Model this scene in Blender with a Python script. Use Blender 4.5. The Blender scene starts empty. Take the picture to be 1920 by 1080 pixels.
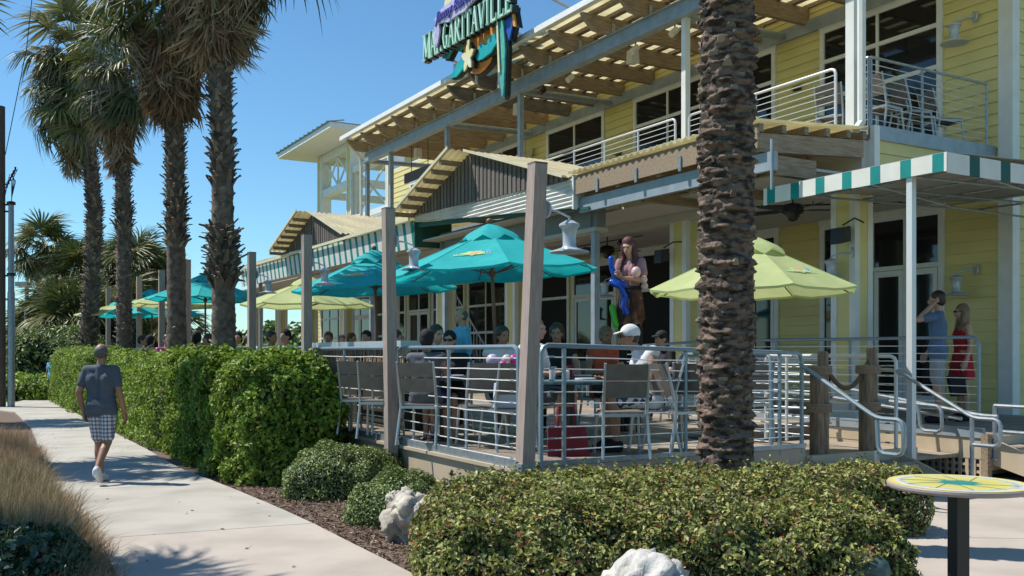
import bpy, bmesh, math, random
import numpy as np
from mathutils import Vector, Matrix, noise
random.seed(7); rng = np.random.default_rng(7)
sc = bpy.context.scene
COL = sc.collection
rad = math.radians

# ---------------------------------------------------------------- camera, sky, sun, exposure
cam = bpy.data.cameras.new("camera"); camo = bpy.data.objects.new("camera", cam); COL.objects.link(camo)
camo.location = (0, 0, 1.65); camo.rotation_euler = (rad(90), 0, 0)
cam.sensor_width = 36; cam.lens = 1778 / 1920 * 36; cam.shift_y = 120 / 1920
cam.clip_start = 0.1; cam.clip_end = 3000
sc.camera = camo
SUN_EL = 56.0
sdir = Vector((-1, 0.2, 0)).normalized() * math.cos(rad(SUN_EL)) + Vector((0, 0, math.sin(rad(SUN_EL))))
world = bpy.data.worlds.new("World"); sc.world = world; world.use_nodes = True
wn = world.node_tree.nodes; wl = world.node_tree.links
sky = wn.new('ShaderNodeTexSky'); sky.sky_type = 'NISHITA'; sky.sun_disc = False
sky.sun_elevation = rad(SUN_EL); sky.sun_rotation = math.atan2(sdir.x, sdir.y)
sky.altitude = 0; sky.air_density = 1.0; sky.dust_density = 0.0; sky.ozone_density = 1.3
bg = wn['Background']; bg.inputs['Strength'].default_value = 0.118
tint = wn.new('ShaderNodeMix'); tint.data_type = 'RGBA'; tint.blend_type = 'MULTIPLY'; tint.inputs[0].default_value = 1; tint.inputs[7].default_value = (0.54, 0.81, 0.93, 1)
wl.new(sky.outputs[0], tint.inputs[6]); wl.new(tint.outputs[2], bg.inputs[0])
sl = bpy.data.lights.new("sun", 'SUN'); slo = bpy.data.objects.new("sun", sl); COL.objects.link(slo)
sl.energy = 4.35; sl.angle = rad(0.5); sl.color = (1.0, 0.95, 0.87)
slo.rotation_euler = sdir.to_track_quat('Z', 'Y').to_euler(); slo.location = (-20, 5, 30)
vs = sc.view_settings
vs.view_transform = 'Standard'; vs.look = 'None'; vs.gamma = 1; vs.exposure = 0.42
vs.use_curve_mapping = False
sc.cycles.max_bounces = 8; sc.cycles.transparent_max_bounces = 12

# ---------------------------------------------------------------- frame of the building (x = b into the building, y = a along the facade)
TH = math.atan2(0.505, 0.863)
K = Vector((0.16, 8.95, 0))
VV = Vector((math.cos(TH), math.sin(TH), 0)); UU = Vector((-math.sin(TH), math.cos(TH), 0))
def fw(b, a, z=0.0): return K + VV * b + UU * a + Vector((0, 0, z))
F = 1778.0
def at(px, py, Y): return Vector(((px - 960) / F * Y, Y, 1.65 + (660 - py) / F * Y))
def gnd(px, py, z=0.0):
    Y = (z - 1.65) * F / (660 - py); return Vector(((px - 960) / F * Y, Y, z))

# ---------------------------------------------------------------- materials
MATS = {}
def mat(name, col, rough=0.6, metal=0.0, col2=None, scale=6.0, detail=4, bump=0.0, bscale=40, trans=0.0, spec=0.5,
        island=None, objrand=None, stretch=None, coat=0.0, contrast=(0.35, 0.65)):
    m = bpy.data.materials.new(name); m.use_nodes = True; MATS[name] = m
    n = m.node_tree.nodes; l = m.node_tree.links
    p = n['Principled BSDF']; out = n['Material Output']
    p.inputs['Roughness'].default_value = rough; p.inputs['Metallic'].default_value = metal
    p.inputs['Specular IOR Level'].default_value = spec
    p.inputs['Base Color'].default_value = (*col, 1)
    if coat: p.inputs['Coat Weight'].default_value = coat
    tc = n.new('ShaderNodeTexCoord'); vec = tc.outputs['Object']
    if stretch:
        mp = n.new('ShaderNodeMapping'); mp.inputs['Scale'].default_value = stretch
        l.new(vec, mp.inputs['Vector']); vec = mp.outputs['Vector']
    csock = None
    if col2 is not None:
        nz = n.new('ShaderNodeTexNoise'); nz.inputs['Scale'].default_value = scale; nz.inputs['Detail'].default_value = detail
        l.new(vec, nz.inputs['Vector'])
        r = n.new('ShaderNodeValToRGB'); r.color_ramp.elements[0].position = contrast[0]; r.color_ramp.elements[1].position = contrast[1]
        r.color_ramp.elements[0].color = (*col, 1); r.color_ramp.elements[1].color = (*col2, 1)
        l.new(nz.outputs['Fac'], r.inputs['Fac']); csock = r.outputs['Color']
    for kind, cols in (('island', island), ('obj', objrand)):
        if not cols: continue
        if kind == 'island':
            g = n.new('ShaderNodeNewGeometry'); f = g.outputs['Random Per Island']
        else:
            g = n.new('ShaderNodeObjectInfo'); f = g.outputs['Random']
        r = n.new('ShaderNodeValToRGB'); cr = r.color_ramp; cr.interpolation = 'LINEAR'
        while len(cr.elements) < len(cols): cr.elements.new(0.5)
        for i, c in enumerate(cols):
            pos, cc = c if len(c) == 2 else (i / (len(cols) - 1), c)
            cr.elements[i].position = pos; cr.elements[i].color = (*cc, 1)
        l.new(f, r.inputs['Fac'])
        if csock is None: csock = r.outputs['Color']
        else:
            mx = n.new('ShaderNodeMix'); mx.data_type = 'RGBA'; mx.blend_type = 'MULTIPLY'; mx.inputs[0].default_value = 1
            l.new(csock, mx.inputs[6]); l.new(r.outputs['Color'], mx.inputs[7]); csock = mx.outputs[2]
    if csock is not None: l.new(csock, p.inputs['Base Color'])
    if bump:
        nb = n.new('ShaderNodeTexNoise'); nb.inputs['Scale'].default_value = bscale; nb.inputs['Detail'].default_value = 5
        l.new(vec, nb.inputs['Vector'])
        bp = n.new('ShaderNodeBump'); bp.inputs['Strength'].default_value = bump; bp.inputs['Distance'].default_value = 0.02
        l.new(nb.outputs['Fac'], bp.inputs['Height']); l.new(bp.outputs['Normal'], p.inputs['Normal'])
    if trans:
        t = n.new('ShaderNodeBsdfTranslucent'); ms = n.new('ShaderNodeMixShader'); ms.inputs[0].default_value = trans
        if csock is not None: l.new(csock, t.inputs['Color'])
        else: t.inputs['Color'].default_value = (*col, 1)
        l.new(p.outputs[0], ms.inputs[1]); l.new(t.outputs[0], ms.inputs[2]); l.new(ms.outputs[0], out.inputs['Surface'])
    return m

YEL = mat('yellow_siding', (0.72, 0.62, 0.25), 0.55, col2=(0.62, 0.545, 0.225), scale=2.2, detail=8, bump=0.1, bscale=30, objrand=[(0.94, 0.94, 0.93), (1, 1, 1)], stretch=(1, 0.3, 1))
WHT = mat('white_trim_paint', (0.72, 0.73, 0.70), 0.5, col2=(0.66, 0.67, 0.64), scale=4, bump=0.04)
CREAM = mat('cream_paint', (0.66, 0.62, 0.44), 0.55, col2=(0.60, 0.57, 0.42), scale=3)
GALV = mat('galvanised_steel', (0.36, 0.40, 0.43), 0.42, 0.55, col2=(0.26, 0.30, 0.33), scale=14, bump=0.05)
BEAM = mat('painted_steel_beam', (0.33, 0.38, 0.42), 0.5, 0.2, col2=(0.26, 0.31, 0.35), scale=5)
RAILM = mat('galvanised_rail', (0.25, 0.33, 0.37), 0.4, 0.45, col2=(0.24, 0.30, 0.34), scale=22, contrast=(.4, .7))
WRAIL = mat('white_metal_rail', (0.62, 0.64, 0.65), 0.4, 0.2)
CABLE = mat('steel_cable', (0.82, 0.82, 0.80), 0.4, 0.2)
WOOD = mat('weathered_timber', (0.34, 0.26, 0.18), 0.75, col2=(0.21, 0.155, 0.105), scale=5, detail=8, bump=0.3, bscale=18, stretch=(0.8, 7, 7), objrand=[(0.8, 0.8, 0.8), (1.1, 1.08, 1.05)])
GREYW = mat('grey_weathered_timber', (0.20, 0.185, 0.175), 0.8, col2=(0.12, 0.105, 0.10), scale=5, detail=8, bump=0.3, bscale=18, stretch=(0.8, 7, 7), objrand=[(0.7, 0.7, 0.7), (1.2, 1.15, 1.1)])
POSTW = mat('mauve_painted_post', (0.40, 0.325, 0.285), 0.75, col2=(0.31, 0.25, 0.22), scale=9, detail=7, bump=0.25, bscale=25, stretch=(5, 5, .5), objrand=[(0.85, 0.9, 0.85), (1.05, 1, 1)])
TAN = mat('tan_painted_board', (0.50, 0.41, 0.29), 0.65, col2=(0.43, 0.35, 0.25), scale=3, bump=0.08)
PLANK = mat('deck_plank', (0.40, 0.33, 0.25), 0.75, col2=(0.28, 0.23, 0.18), scale=5, bump=0.2, stretch=(6, 0.7, 1), objrand=[(0.75, 0.75, 0.75), (1.1, 1.1, 1.1)])
CORR = mat('cream_corrugated_sheet', (0.80, 0.74, 0.52), 0.55, trans=0.5, col2=(0.62, 0.57, 0.40), scale=1.6, detail=6)
ROOFP = mat('translucent_roof_panel', (0.86, 0.81, 0.62), 0.5, trans=0.8, col2=(0.74, 0.69, 0.50), scale=2)
CORW = mat('white_corrugated_metal', (0.70, 0.70, 0.67), 0.45, 0.1, col2=(0.60, 0.60, 0.57), scale=2.5)
GLASS = mat('dark_glass', (0.012, 0.014, 0.016), 0.04, spec=0.6)
SHADEBLK = mat('shade_black', (0.012, 0.012, 0.013), 0.9)  # even near-black, shade of unlit space put into the colour
BLACKM = mat('black_metal', (0.015, 0.015, 0.017), 0.4, 0.1)
CEIL = mat('porch_ceiling_paint', (0.48, 0.47, 0.42), 0.6, col2=(0.44, 0.43, 0.39), scale=2)
TEAL = mat('teal_stripe_fabric', (0.0, 0.26, 0.25), 0.8, trans=0.1, col2=(0.0, 0.22, 0.21), scale=5)
WHF = mat('white_stripe_fabric', (0.76, 0.76, 0.72), 0.8, trans=0.1, col2=(0.70, 0.70, 0.66), scale=5)
DGREEN = mat('dark_green_trim', (0.01, 0.09, 0.075), 0.7)
TURQ = mat('turquoise_canvas', (0.02, 0.56, 0.56), 0.75, trans=0.38, col2=(0.012, 0.48, 0.50), scale=3.5, bump=0.5, bscale=7)
LIME = mat('lime_canvas', (0.62, 0.70, 0.33), 0.8, trans=0.4, col2=(0.54, 0.62, 0.28), scale=3.5, bump=0.5, bscale=7)
REDW = mat('red_brown_wood_pole', (0.20, 0.075, 0.045), 0.5, col2=(0.15, 0.05, 0.03), scale=10)
LAMPM = mat('pale_enamel_lamp', (0.40, 0.46, 0.50), 0.35, 0.2, col2=(0.45, 0.50, 0.54), scale=12)
CHAIRF = mat('chair_aluminium', (0.42, 0.45, 0.47), 0.35, 0.5)
CHAIRS = mat('taupe_synthetic_slat', (0.19, 0.165, 0.14), 0.6, col2=(0.15, 0.13, 0.11), scale=10)
TABT = mat('dark_blue_table', (0.02, 0.05, 0.075), 0.25, col2=(0.03, 0.08, 0.10), scale=12)
CONC = mat('concrete_path', (0.46, 0.445, 0.395), 0.85, col2=(0.32, 0.31, 0.27), scale=1.4, detail=12, bump=0.2, bscale=110, contrast=(.42,.78), objrand=[(0.95, 0.9, 0.87), (1, 1, 1)])
CONCP = mat('pinkish_concrete', (0.465, 0.405, 0.345), 0.85, col2=(0.34, 0.295, 0.25), scale=1.4, detail=12, bump=0.2, bscale=110, contrast=(.42,.78))
MULCH = mat('mulch_chip', (0.16, 0.10, 0.07), 0.9, island=[(0.05, 0.032, 0.024), (0.13, 0.085, 0.06), (0.24, 0.165, 0.12), (0.34, 0.26, 0.20)])
SOIL = mat('mulch_ground', (0.10, 0.065, 0.045), 0.95, col2=(0.20, 0.14, 0.10), scale=30, detail=8, bump=0.6, bscale=60)
FARG = mat('grass_ground', (0.10, 0.14, 0.035), 0.95, col2=(0.17, 0.19, 0.06), scale=0.5, detail=8, bump=0.4, bscale=12)
ROCK = mat('white_limestone', (0.50, 0.455, 0.38), 0.85, col2=(0.19, 0.165, 0.13), scale=3.5, detail=10, bump=0.6, bscale=14, contrast=(.45, .72))
ROCKW = mat('pale_limestone', (0.52, 0.50, 0.46), 0.85, col2=(0.30, 0.28, 0.24), scale=4, detail=12, bump=1.0, bscale=22, contrast=(.44, .70))
TRUNK = mat('palm_trunk_bark', (0.20, 0.15, 0.118), 0.9, col2=(0.08, 0.058, 0.046), scale=10, detail=8, bump=0.7, bscale=45)
BTRUNK = mat('date_palm_bark', (0.225, 0.155, 0.115), 0.85, col2=(0.035, 0.022, 0.016), scale=9, detail=14, bump=1.0, bscale=60, contrast=(.42, .60), stretch=(1, 1, 2.6))
STUB = mat('leaf_base_fibre', (0.15, 0.11, 0.08), 0.85, island=[(0.06, 0.045, 0.036), (0.15, 0.115, 0.09), (0.32, 0.26, 0.20)])
FROND = mat('palm_frond_green', (0.06, 0.10, 0.02), 0.45, trans=0.25, objrand=[(0.06, 0.085, 0.028), (0.11, 0.135, 0.036), (0.19, 0.205, 0.06), (0.31, 0.285, 0.15)], spec=0.45)
DEADF = mat('palm_frond_dead', (0.2, 0.14, 0.09), 0.75, trans=0.12, objrand=[(0.16, 0.085, 0.045), (0.27, 0.175, 0.105), (0.38, 0.28, 0.18), (0.48, 0.39, 0.27)])
TWIG = mat('dark_twig_colour', (0.018, 0.019, 0.010), 0.95, col2=(0.035, 0.03, 0.018), scale=25)
LEAFB = mat('bright_hedge_leaf', (0.1, 0.2, 0.03), 0.48, trans=0.36, spec=0.35, island=[(0, (0.06, 0.12, 0.016)), (0.35, (0.14, 0.24, 0.025)), (0.75, (0.27, 0.39, 0.045)), (0.96, (0.38, 0.48, 0.09)), (1, (0.30, 0.18, 0.07))])
LEAFF = mat('front_hedge_leaf', (0.1, 0.15, 0.03), 0.45, trans=0.32, spec=0.35, island=[(0, (0.07, 0.055, 0.04)), (0.16, (0.06, 0.08, 0.02)), (0.32, (0.17, 0.19, 0.05)), (0.56, (0.30, 0.34, 0.09)), (0.80, (0.47, 0.49, 0.14)), (0.91, (0.62, 0.58, 0.26)), (0.96, (0.26, 0.12, 0.08)), (1, (0.52, 0.15, 0.08))])
LEAFS = mat('shrub_leaf', (0.09, 0.16, 0.05), 0.4, trans=0.2, spec=.35, island=[(0, (0.04, 0.075, 0.02)), (0.45, (0.13, 0.19, 0.05)), (0.85, (0.27, 0.35, 0.10)), (1, (0.38, 0.43, 0.17))])
LEAFD = mat('dark_glossy_leaf', (0.02, 0.06, 0.03), 0.3, trans=0.1, island=[(0, (0.012, 0.03, 0.014)), (0.6, (0.025, 0.075, 0.035)), (0.93, (0.045, 0.12, 0.05)), (1, (0.16, 0.06, 0.03))])
GRASS = mat('rusty_grass_blade', (0.2, 0.12, 0.07), 0.7, trans=0.25, island=[(0, (0.16, 0.075, 0.035)), (0.35, (0.40, 0.25, 0.14)), (0.7, (0.56, 0.40, 0.23)), (1, (0.66, 0.53, 0.34))])
GRASSG = mat('green_grass_blade', (0.1, 0.13, 0.05), 0.7, trans=0.25, island=[(0, (0.07, 0.10, 0.035)), (0.5, (0.16, 0.19, 0.075)), (1, (0.32, 0.31, 0.16))])
ROPE = mat('tan_rope', (0.34, 0.24, 0.16), 0.9, col2=(0.22, 0.15, 0.10), scale=60, bump=0.5, bscale=80)
PILE = mat('timber_piling', (0.30, 0.205, 0.125), 0.8, col2=(0.16, 0.10, 0.065), scale=6, detail=8, bump=0.3, bscale=20, stretch=(6, 6, .7))
SKIN = mat('skin', (0.50, 0.29, 0.205), 0.5, col2=(0.45, 0.25, 0.17), scale=8)
SKINT = mat('tanned_skin', (0.36, 0.185, 0.115), 0.5, col2=(0.31, 0.155, 0.095), scale=8)
def cloth(n, c, c2=None): return mat(n, c, 0.85, col2=c2 or tuple(x * 0.82 for x in c), scale=9, bump=0.15, bscale=14)
NAVY = cloth('slate_blue_cloth', (0.082, 0.10, 0.13)); POLO = cloth('blue_knit', (0.10, 0.17, 0.28)); LBLUE = cloth('light_blue_cloth', (0.14, 0.42, 0.62))
BLK = cloth('black_cloth', (0.012, 0.012, 0.015)); WHC = cloth('white_cloth', (0.70, 0.70, 0.70)); RED = cloth('red_cloth', (0.42, 0.012, 0.018))
ORNG = cloth('coral_cloth', (0.55, 0.10, 0.05)); KHAKI = cloth('pale_khaki_cloth', (0.36, 0.37, 0.40)); GREYC = cloth('grey_cloth', (0.10, 0.11, 0.13))
MAUVE = cloth('mauve_cloth', (0.36, 0.20, 0.22)); SKIRTB = cloth('ragged_brown_cloth', (0.15, 0.062, 0.03), (0.045, 0.02, 0.012)); NAVYS = cloth('dark_ragged_cloth', (0.02, 0.025, 0.05))
PURP = cloth('violet_cloth', (0.05, 0.03, 0.22)); MAROON = cloth('dark_red_cloth', (0.16, 0.012, 0.022))
def plaid():
    m = mat('plaid_cloth', (0.45, 0.45, 0.47), 0.85); n = m.node_tree.nodes; l = m.node_tree.links
    tc = n.new('ShaderNodeTexCoord'); last = None
    for ax in (0, 2):
        w = n.new('ShaderNodeTexWave'); w.wave_type = 'BANDS'; w.bands_direction = 'X' if ax == 0 else 'Z'; w.inputs['Scale'].default_value = 7.5 if ax == 0 else 6.5; w.inputs['Distortion'].default_value = 0.4
        l.new(tc.outputs['Object'], w.inputs['Vector'])
        r = n.new('ShaderNodeValToRGB'); r.color_ramp.elements[0].position = 0.3; r.color_ramp.elements[1].position = 0.55
        r.color_ramp.elements[0].color = (0.30, 0.33, 0.43, 1); r.color_ramp.elements[1].color = (0.80, 0.78, 0.76, 1)
        l.new(w.outputs['Fac'], r.inputs['Fac'])
        if last is None: last = r.outputs['Color']
        else:
            mx = n.new('ShaderNodeMix'); mx.data_type = 'RGBA'; mx.blend_type = 'MULTIPLY'; mx.inputs[0].default_value = 1
            l.new(last, mx.inputs[6]); l.new(r.outputs['Color'], mx.inputs[7]); last = mx.outputs[2]
    l.new(last, n['Principled BSDF'].inputs['Base Color']); return m
PLAID = plaid()
def palette(name, c, r=0.6, **k): return MATS.get(name) or mat(name, c, r, **k)
HBROWN = mat('brown_hair', (0.045, 0.025, 0.015), 0.5, col2=(0.03, 0.015, 0.01), scale=40, stretch=(6, 6, .5)); HRED = mat('auburn_hair', (0.11, 0.022, 0.016), 0.4, col2=(0.05, 0.012, 0.01), scale=40, stretch=(6, 6, .5), bump=.4)
HBLOND = mat('dark_blond_hair', (0.30, 0.19, 0.10), 0.5, col2=(0.13, 0.08, 0.04), scale=30, stretch=(5, 5, .6), bump=.4); HGREY = mat('grey_hair', (0.13, 0.12, 0.115), 0.6, col2=(0.07, 0.065, 0.06), scale=50)

# ---------------------------------------------------------------- mesh builder
class G:
    def __init__(s): s.v = []; s.f = []; s.mi = []; s.m = 0
    def add(s, vs, fs):
        n = len(s.v); s.v += [tuple(v) for v in vs]
        s.f += [tuple(i + n for i in f) for f in fs]; s.mi += [s.m] * len(fs); return s
    def box(s, x0, x1, y0, y1, z0, z1):
        return s.add([(x0, y0, z0), (x1, y0, z0), (x1, y1, z0), (x0, y1, z0), (x0, y0, z1), (x1, y0, z1), (x1, y1, z1), (x0, y1, z1)],
                     [(0, 3, 2, 1), (4, 5, 6, 7), (0, 1, 5, 4), (1, 2, 6, 5), (2, 3, 7, 6), (3, 0, 4, 7)])
    def beam(s, p, q, w, h, up=(0, 0, 1)):
        p = Vector(p); q = Vector(q); d = (q - p).normalized(); up = Vector(up)
        if abs(d.dot(up)) > 0.99: up = Vector((1, 0, 0))
        x = d.cross(up).normalized() * w / 2; y = x.normalized().cross(d).normalized() * h / 2
        vs = [c + sx * x + sy * y for c in (p, q) for sx, sy in ((-1, -1), (1, -1), (1, 1), (-1, 1))]
        return s.add(vs, [(3, 2, 1, 0), (4, 5, 6, 7), (0, 1, 5, 4), (1, 2, 6, 5), (2, 3, 7, 6), (3, 0, 4, 7)])
    def tube(s, pts, r, n=8, caps=True):
        pts = [Vector(p) for p in pts]; N = len(pts); rs = r if isinstance(r, (list, tuple)) else [r] * N
        base = len(s.v); ref = None
        for i, p in enumerate(pts):
            d = ((pts[min(i + 1, N - 1)] - p).normalized() + (p - pts[max(i - 1, 0)]).normalized())
            d = d.normalized() if d.length > 1e-6 else Vector((0, 0, 1))
            if ref is None: ref = Vector((0, 0, 1)) if abs(d.z) < 0.9 else Vector((1, 0, 0))
            x = d.cross(ref).normalized(); y = x.cross(d).normalized(); ref = y
            for k in range(n):
                t = 2 * math.pi * k / n; s.v.append(tuple(p + (x * math.cos(t) + y * math.sin(t)) * rs[i]))
        for i in range(N - 1):
            for k in range(n):
                a = base + i * n + k; b = base + i * n + (k + 1) % n
                s.f.append((a, b, b + n, a + n)); s.mi.append(s.m)
        if caps:
            s.f.append(tuple(base + k for k in range(n))[::-1]); s.f.append(tuple(base + (N - 1) * n + k for k in range(n))); s.mi += [s.m] * 2
        return s
    def lathe(s, prof, c=(0, 0, 0), n=16, axis='z'):
        base = len(s.v)
        for r, h in prof:
            for k in range(n):
                t = 2 * math.pi * k / n; x, y = r * math.cos(t), r * math.sin(t)
                s.v.append((c[0] + x, c[1] + y, c[2] + h) if axis == 'z' else (c[0] + h, c[1] + x, c[2] + y))
        for i in range(len(prof) - 1):
            for k in range(n):
                a = base + i * n + k; b = base + i * n + (k + 1) % n
                s.f.append((a, b, b + n, a + n)); s.mi.append(s.m)
        s.f.append(tuple(base + k for k in range(n))[::-1]); s.f.append(tuple(base + (len(prof) - 1) * n + k for k in range(n))); s.mi += [s.m] * 2
        return s
    def prism(s, poly, d):
        """poly: list of 3D points, extruded by vector d"""
        n = len(poly); d = Vector(d); vs = [Vector(p) for p in poly] + [Vector(p) + d for p in poly]
        return s.add(vs, [tuple(range(n))[::-1], tuple(range(n, 2 * n))] + [(i, (i + 1) % n, (i + 1) % n + n, i + n) for i in range(n)])
    def ell(s, c, r, nu=14, nv=10, rot=None):
        base = len(s.v); c = Vector(c)
        for j in range(nv + 1):
            ph = math.pi * j / nv
            for k in range(nu):
                t = 2 * math.pi * k / nu
                p = Vector((r[0] * math.sin(ph) * math.cos(t), r[1] * math.sin(ph) * math.sin(t), r[2] * math.cos(ph)))
                if rot: p = rot @ p
                s.v.append(tuple(c + p))
        for j in range(nv):
            for k in range(nu):
                a = base + j * nu + k; b = base + j * nu + (k + 1) % nu
                s.f.append((a, a + nu, b + nu, b)); s.mi.append(s.m)
        return s
    def mesh(s, name, mats, org=(0, 0, 0), smooth=False, fix=True):
        me = bpy.data.meshes.new(name)
        o = Vector(org); me.from_pydata([(v[0] - o[0], v[1] - o[1], v[2] - o[2]) for v in s.v], [], s.f)
        for m in (mats if isinstance(mats, (list, tuple)) else [mats]): me.materials.append(m)
        if s.m or any(s.mi): me.polygons.foreach_set('material_index', s.mi)
        if fix:
            bm = bmesh.new(); bm.from_mesh(me)
            bmesh.ops.remove_doubles(bm, verts=bm.verts, dist=1e-6)
            bmesh.ops.recalc_face_normals(bm, faces=bm.faces); bm.to_mesh(me); bm.free()
        if smooth:
            me.polygons.foreach_set('use_smooth', [True] * len(me.polygons))
            try: me.set_sharp_from_angle(angle=rad(40))
            except Exception: pass
        me.update(); return me

def link(o, parent=None):
    COL.objects.link(o)
    if parent is not None: o.parent = parent
    return o
def tag(o, label=None, cat=None, group=None, kind=None):
    if label: o['label'] = label
    if cat: o['category'] = cat
    if group: o['group'] = group
    if kind: o['kind'] = kind
    return o
class Thing:
    """a thing's Empty; geometry of its parts is given in frame coordinates (or local ones) and stored relative to org"""
    def __init__(s, name, label, cat, org=(0, 0, 0), group=None, frame=True, loc=None, rz=None, kind=None):
        s.org = Vector(org); s.o = bpy.data.objects.new(name, None); s.o.empty_display_size = 0.2; link(s.o)
        if frame: s.o.location = fw(org[0], org[1], org[2]); s.o.rotation_euler = (0, 0, TH)
        else: s.o.location = loc if loc is not None else org; s.o.rotation_euler = (0, 0, rz or 0)
        tag(s.o, label, cat, group, kind)
    def part(s, name, g, m, parent=None, smooth=False, kind=None, label=None, fix=True):
        o = bpy.data.objects.new(name, g.mesh(name, m, s.org, smooth, fix) if isinstance(g, G) else g)
        link(o, parent or s.o); tag(o, label, None, None, kind); return o
def single(name, g, m, label=None, cat=None, org=(0, 0, 0), frame=True, group=None, kind=None, smooth=False, loc=None, rz=0):
    me = g.mesh(name, m, org, smooth) if isinstance(g, G) else g
    o = link(bpy.data.objects.new(name, me))
    if frame: o.location = fw(*org); o.rotation_euler = (0, 0, TH)
    else: o.location = loc if loc is not None else org; o.rotation_euler = (0, 0, rz)
    return tag(o, label, cat, group, kind)
def kids(o): return [c for c in bpy.data.objects if c.parent == o]
def copy_thing(src, label=None, loc=None, rz=None, scale=None, rot=None):
    cache = copy_thing.cache.setdefault(src.name, None)
    if cache is None:
        cache = [(c, kids(c)) for c in kids(src)]; copy_thing.cache[src.name] = cache
    r = src.copy(); COL.objects.link(r)
    for c, gs in cache:
        cc = c.copy(); COL.objects.link(cc); cc.parent = r
        for g in gs:
            gg = g.copy(); COL.objects.link(gg); gg.parent = cc
    if label: r['label'] = label
    if loc is not None: r.location = loc
    if rz is not None: r.rotation_euler = (0, 0, rz)
    if rot is not None: r.rotation_euler = rot
    if scale: r.scale = (scale,) * 3 if not hasattr(scale, '__len__') else scale
    return r
copy_thing.cache = {}

def np_mesh(name, verts, faces, mats, mi=None, smooth=False):
    """verts (N,3), faces (M,k) with a constant k"""
    me = bpy.data.meshes.new(name); N = len(verts); M, k = faces.shape
    me.vertices.add(N); me.vertices.foreach_set('co', np.ascontiguousarray(verts, dtype=np.float32).ravel())
    me.loops.add(M * k); me.loops.foreach_set('vertex_index', faces.astype(np.int32).ravel())
    me.polygons.add(M); me.polygons.foreach_set('loop_start', np.arange(0, M * k, k, dtype=np.int32))
    for m in mats: me.materials.append(m)
    if mi is not None: me.polygons.foreach_set('material_index', mi.astype(np.int32))
    if smooth: me.polygons.foreach_set('use_smooth', np.ones(M, dtype=bool))
    me.update(calc_edges=True); me.validate(); return me

def unit(a): return a / np.maximum(np.linalg.norm(a, axis=1, keepdims=True), 1e-9)
def leaves(name, P, Nn, L, W, m, jitter=0.8, up=0.25, lv=0.35):
    """folded rhombic leaves at P, blades tilted about the outward normals Nn"""
    n = len(P)
    nn = unit(Nn + rng.normal(0, jitter, (n, 3)) * 0.6 + np.array([0, 0, up]))
    t = unit(np.cross(nn, rng.normal(0, 1, (n, 3)))); b = np.cross(nn, t)
    l = L * (1 + lv * rng.uniform(-1, 1, (n, 1))); w = W * l / L
    v = np.empty((n, 4, 3)); v[:, 0] = P - t * l / 2; v[:, 2] = P + t * l / 2 - nn * l * 0.12
    v[:, 1] = P - b * w / 2 + nn * w * 0.22; v[:, 3] = P + b * w / 2 + nn * w * 0.22
    i = np.arange(n)[:, None] * 4
    f = np.concatenate([i + np.array([[0, 1, 2]]), i + np.array([[0, 2, 3]])], axis=1).reshape(-1, 3)
    return np_mesh(name, v.reshape(-1, 3), f, [m])
def vnoise(P, s, seed=0):
    return np.array([noise.noise(Vector((p[0] * s + seed, p[1] * s - seed, p[2] * s + 3.1))) for p in P])

# ================================================================ GROUND, PATH
g = G(); g.add([(-600, -40, 0), (600, -40, 0), (600, 1500, 0), (-600, 1500, 0)], [(0, 1, 2, 3)])
single('ground', g, FARG, frame=False, kind='structure')
g = G(); g.add([(-16, 2, .004), (12, 2, .004), (12, 9, .004), (6, 14, .004), (-14, 50, .004), (-34, 50, .004), (-16, 20, .004)], [tuple(range(7))])
single('mulch_bed', g, SOIL, frame=False, kind='structure')
RE = [gnd(*p) for p in [(1010, 1210), (770, 1080), (640, 1015), (567, 977), (467, 933), (417, 913), (333, 880), (280, 848), (220, 817), (143, 777), (113, 763), (106, 750), (103, 735), (97, 722)]]
LE = [gnd(*p) for p in [(262, 1210), (217, 1080), (187, 1027), (150, 980), (100, 920), (80, 863), (57, 803), (28, 775), (-10, 762)]]
def interp(poly, Y):
    for p, q in zip(poly, poly[1:]):
        if p.y <= Y <= q.y or p is poly[-2]:
            t = (Y - p.y) / max(q.y - p.y, 1e-6); return Vector((p.x + (q.x - p.x) * t, Y, 0))
    return poly[0].copy()
path = bpy.data.objects.new('path', G().add([(-5, 4, -.02), (-1, 4, -.02), (-3.6, 12, -.02), (-6, 12, -.02)], [(0, 1, 2, 3)]).mesh('path', CONC)); link(path); path['kind'] = 'structure'
def slab(pts, m, z=0.035, label=None, parent=path):
    g = G(); c = sum(pts, Vector()) / len(pts)
    pts = [p + (c - p).normalized() * 0.008 for p in pts]
    g.prism([(p.x, p.y, -0.05) for p in pts], (0, 0, z + 0.05))
    o = bpy.data.objects.new('slab', g.mesh('slab', m)); link(o, parent)
    if label: o['label'] = label
    return o
cuts = [5.0, 8.2, 11.0, 13.6, 16.4, 19.2, 22.2, 25.5]
for i, (y0, y1) in enumerate(zip(cuts, cuts[1:])):
    sk = 0.75
    L0, R0 = interp(LE, y0), interp(RE, y0 + sk); L1, R1 = interp(LE, y1), interp(RE, y1 + sk)
    mid_r = [interp(RE, y0 + sk + (y1 - y0) * t) for t in (.25, .5, .75)]
    mid_l = [interp(LE, y0 + (y1 - y0) * t) for t in (.75, .5, .25)]
    slab([L0, R0] + mid_r + [R1, L1] + mid_l, CONCP if i == 0 else CONC, label='pinkish concrete slab nearest the camera' if i == 0 else None)
far1 = [interp(LE, 25.5), interp(RE, 26.25), gnd(113, 763), gnd(106, 750), gnd(103, 735), gnd(62, 738), gnd(60, 748), gnd(30, 756), gnd(-30, 758), gnd(-30, 768)]
slab(far1, CONC)
slab([gnd(62, 737.7), gnd(103, 734.7), gnd(97, 722), gnd(55, 714), gnd(30, 706), gnd(10, 706), gnd(40, 717), gnd(52, 726)], CONC)
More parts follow.
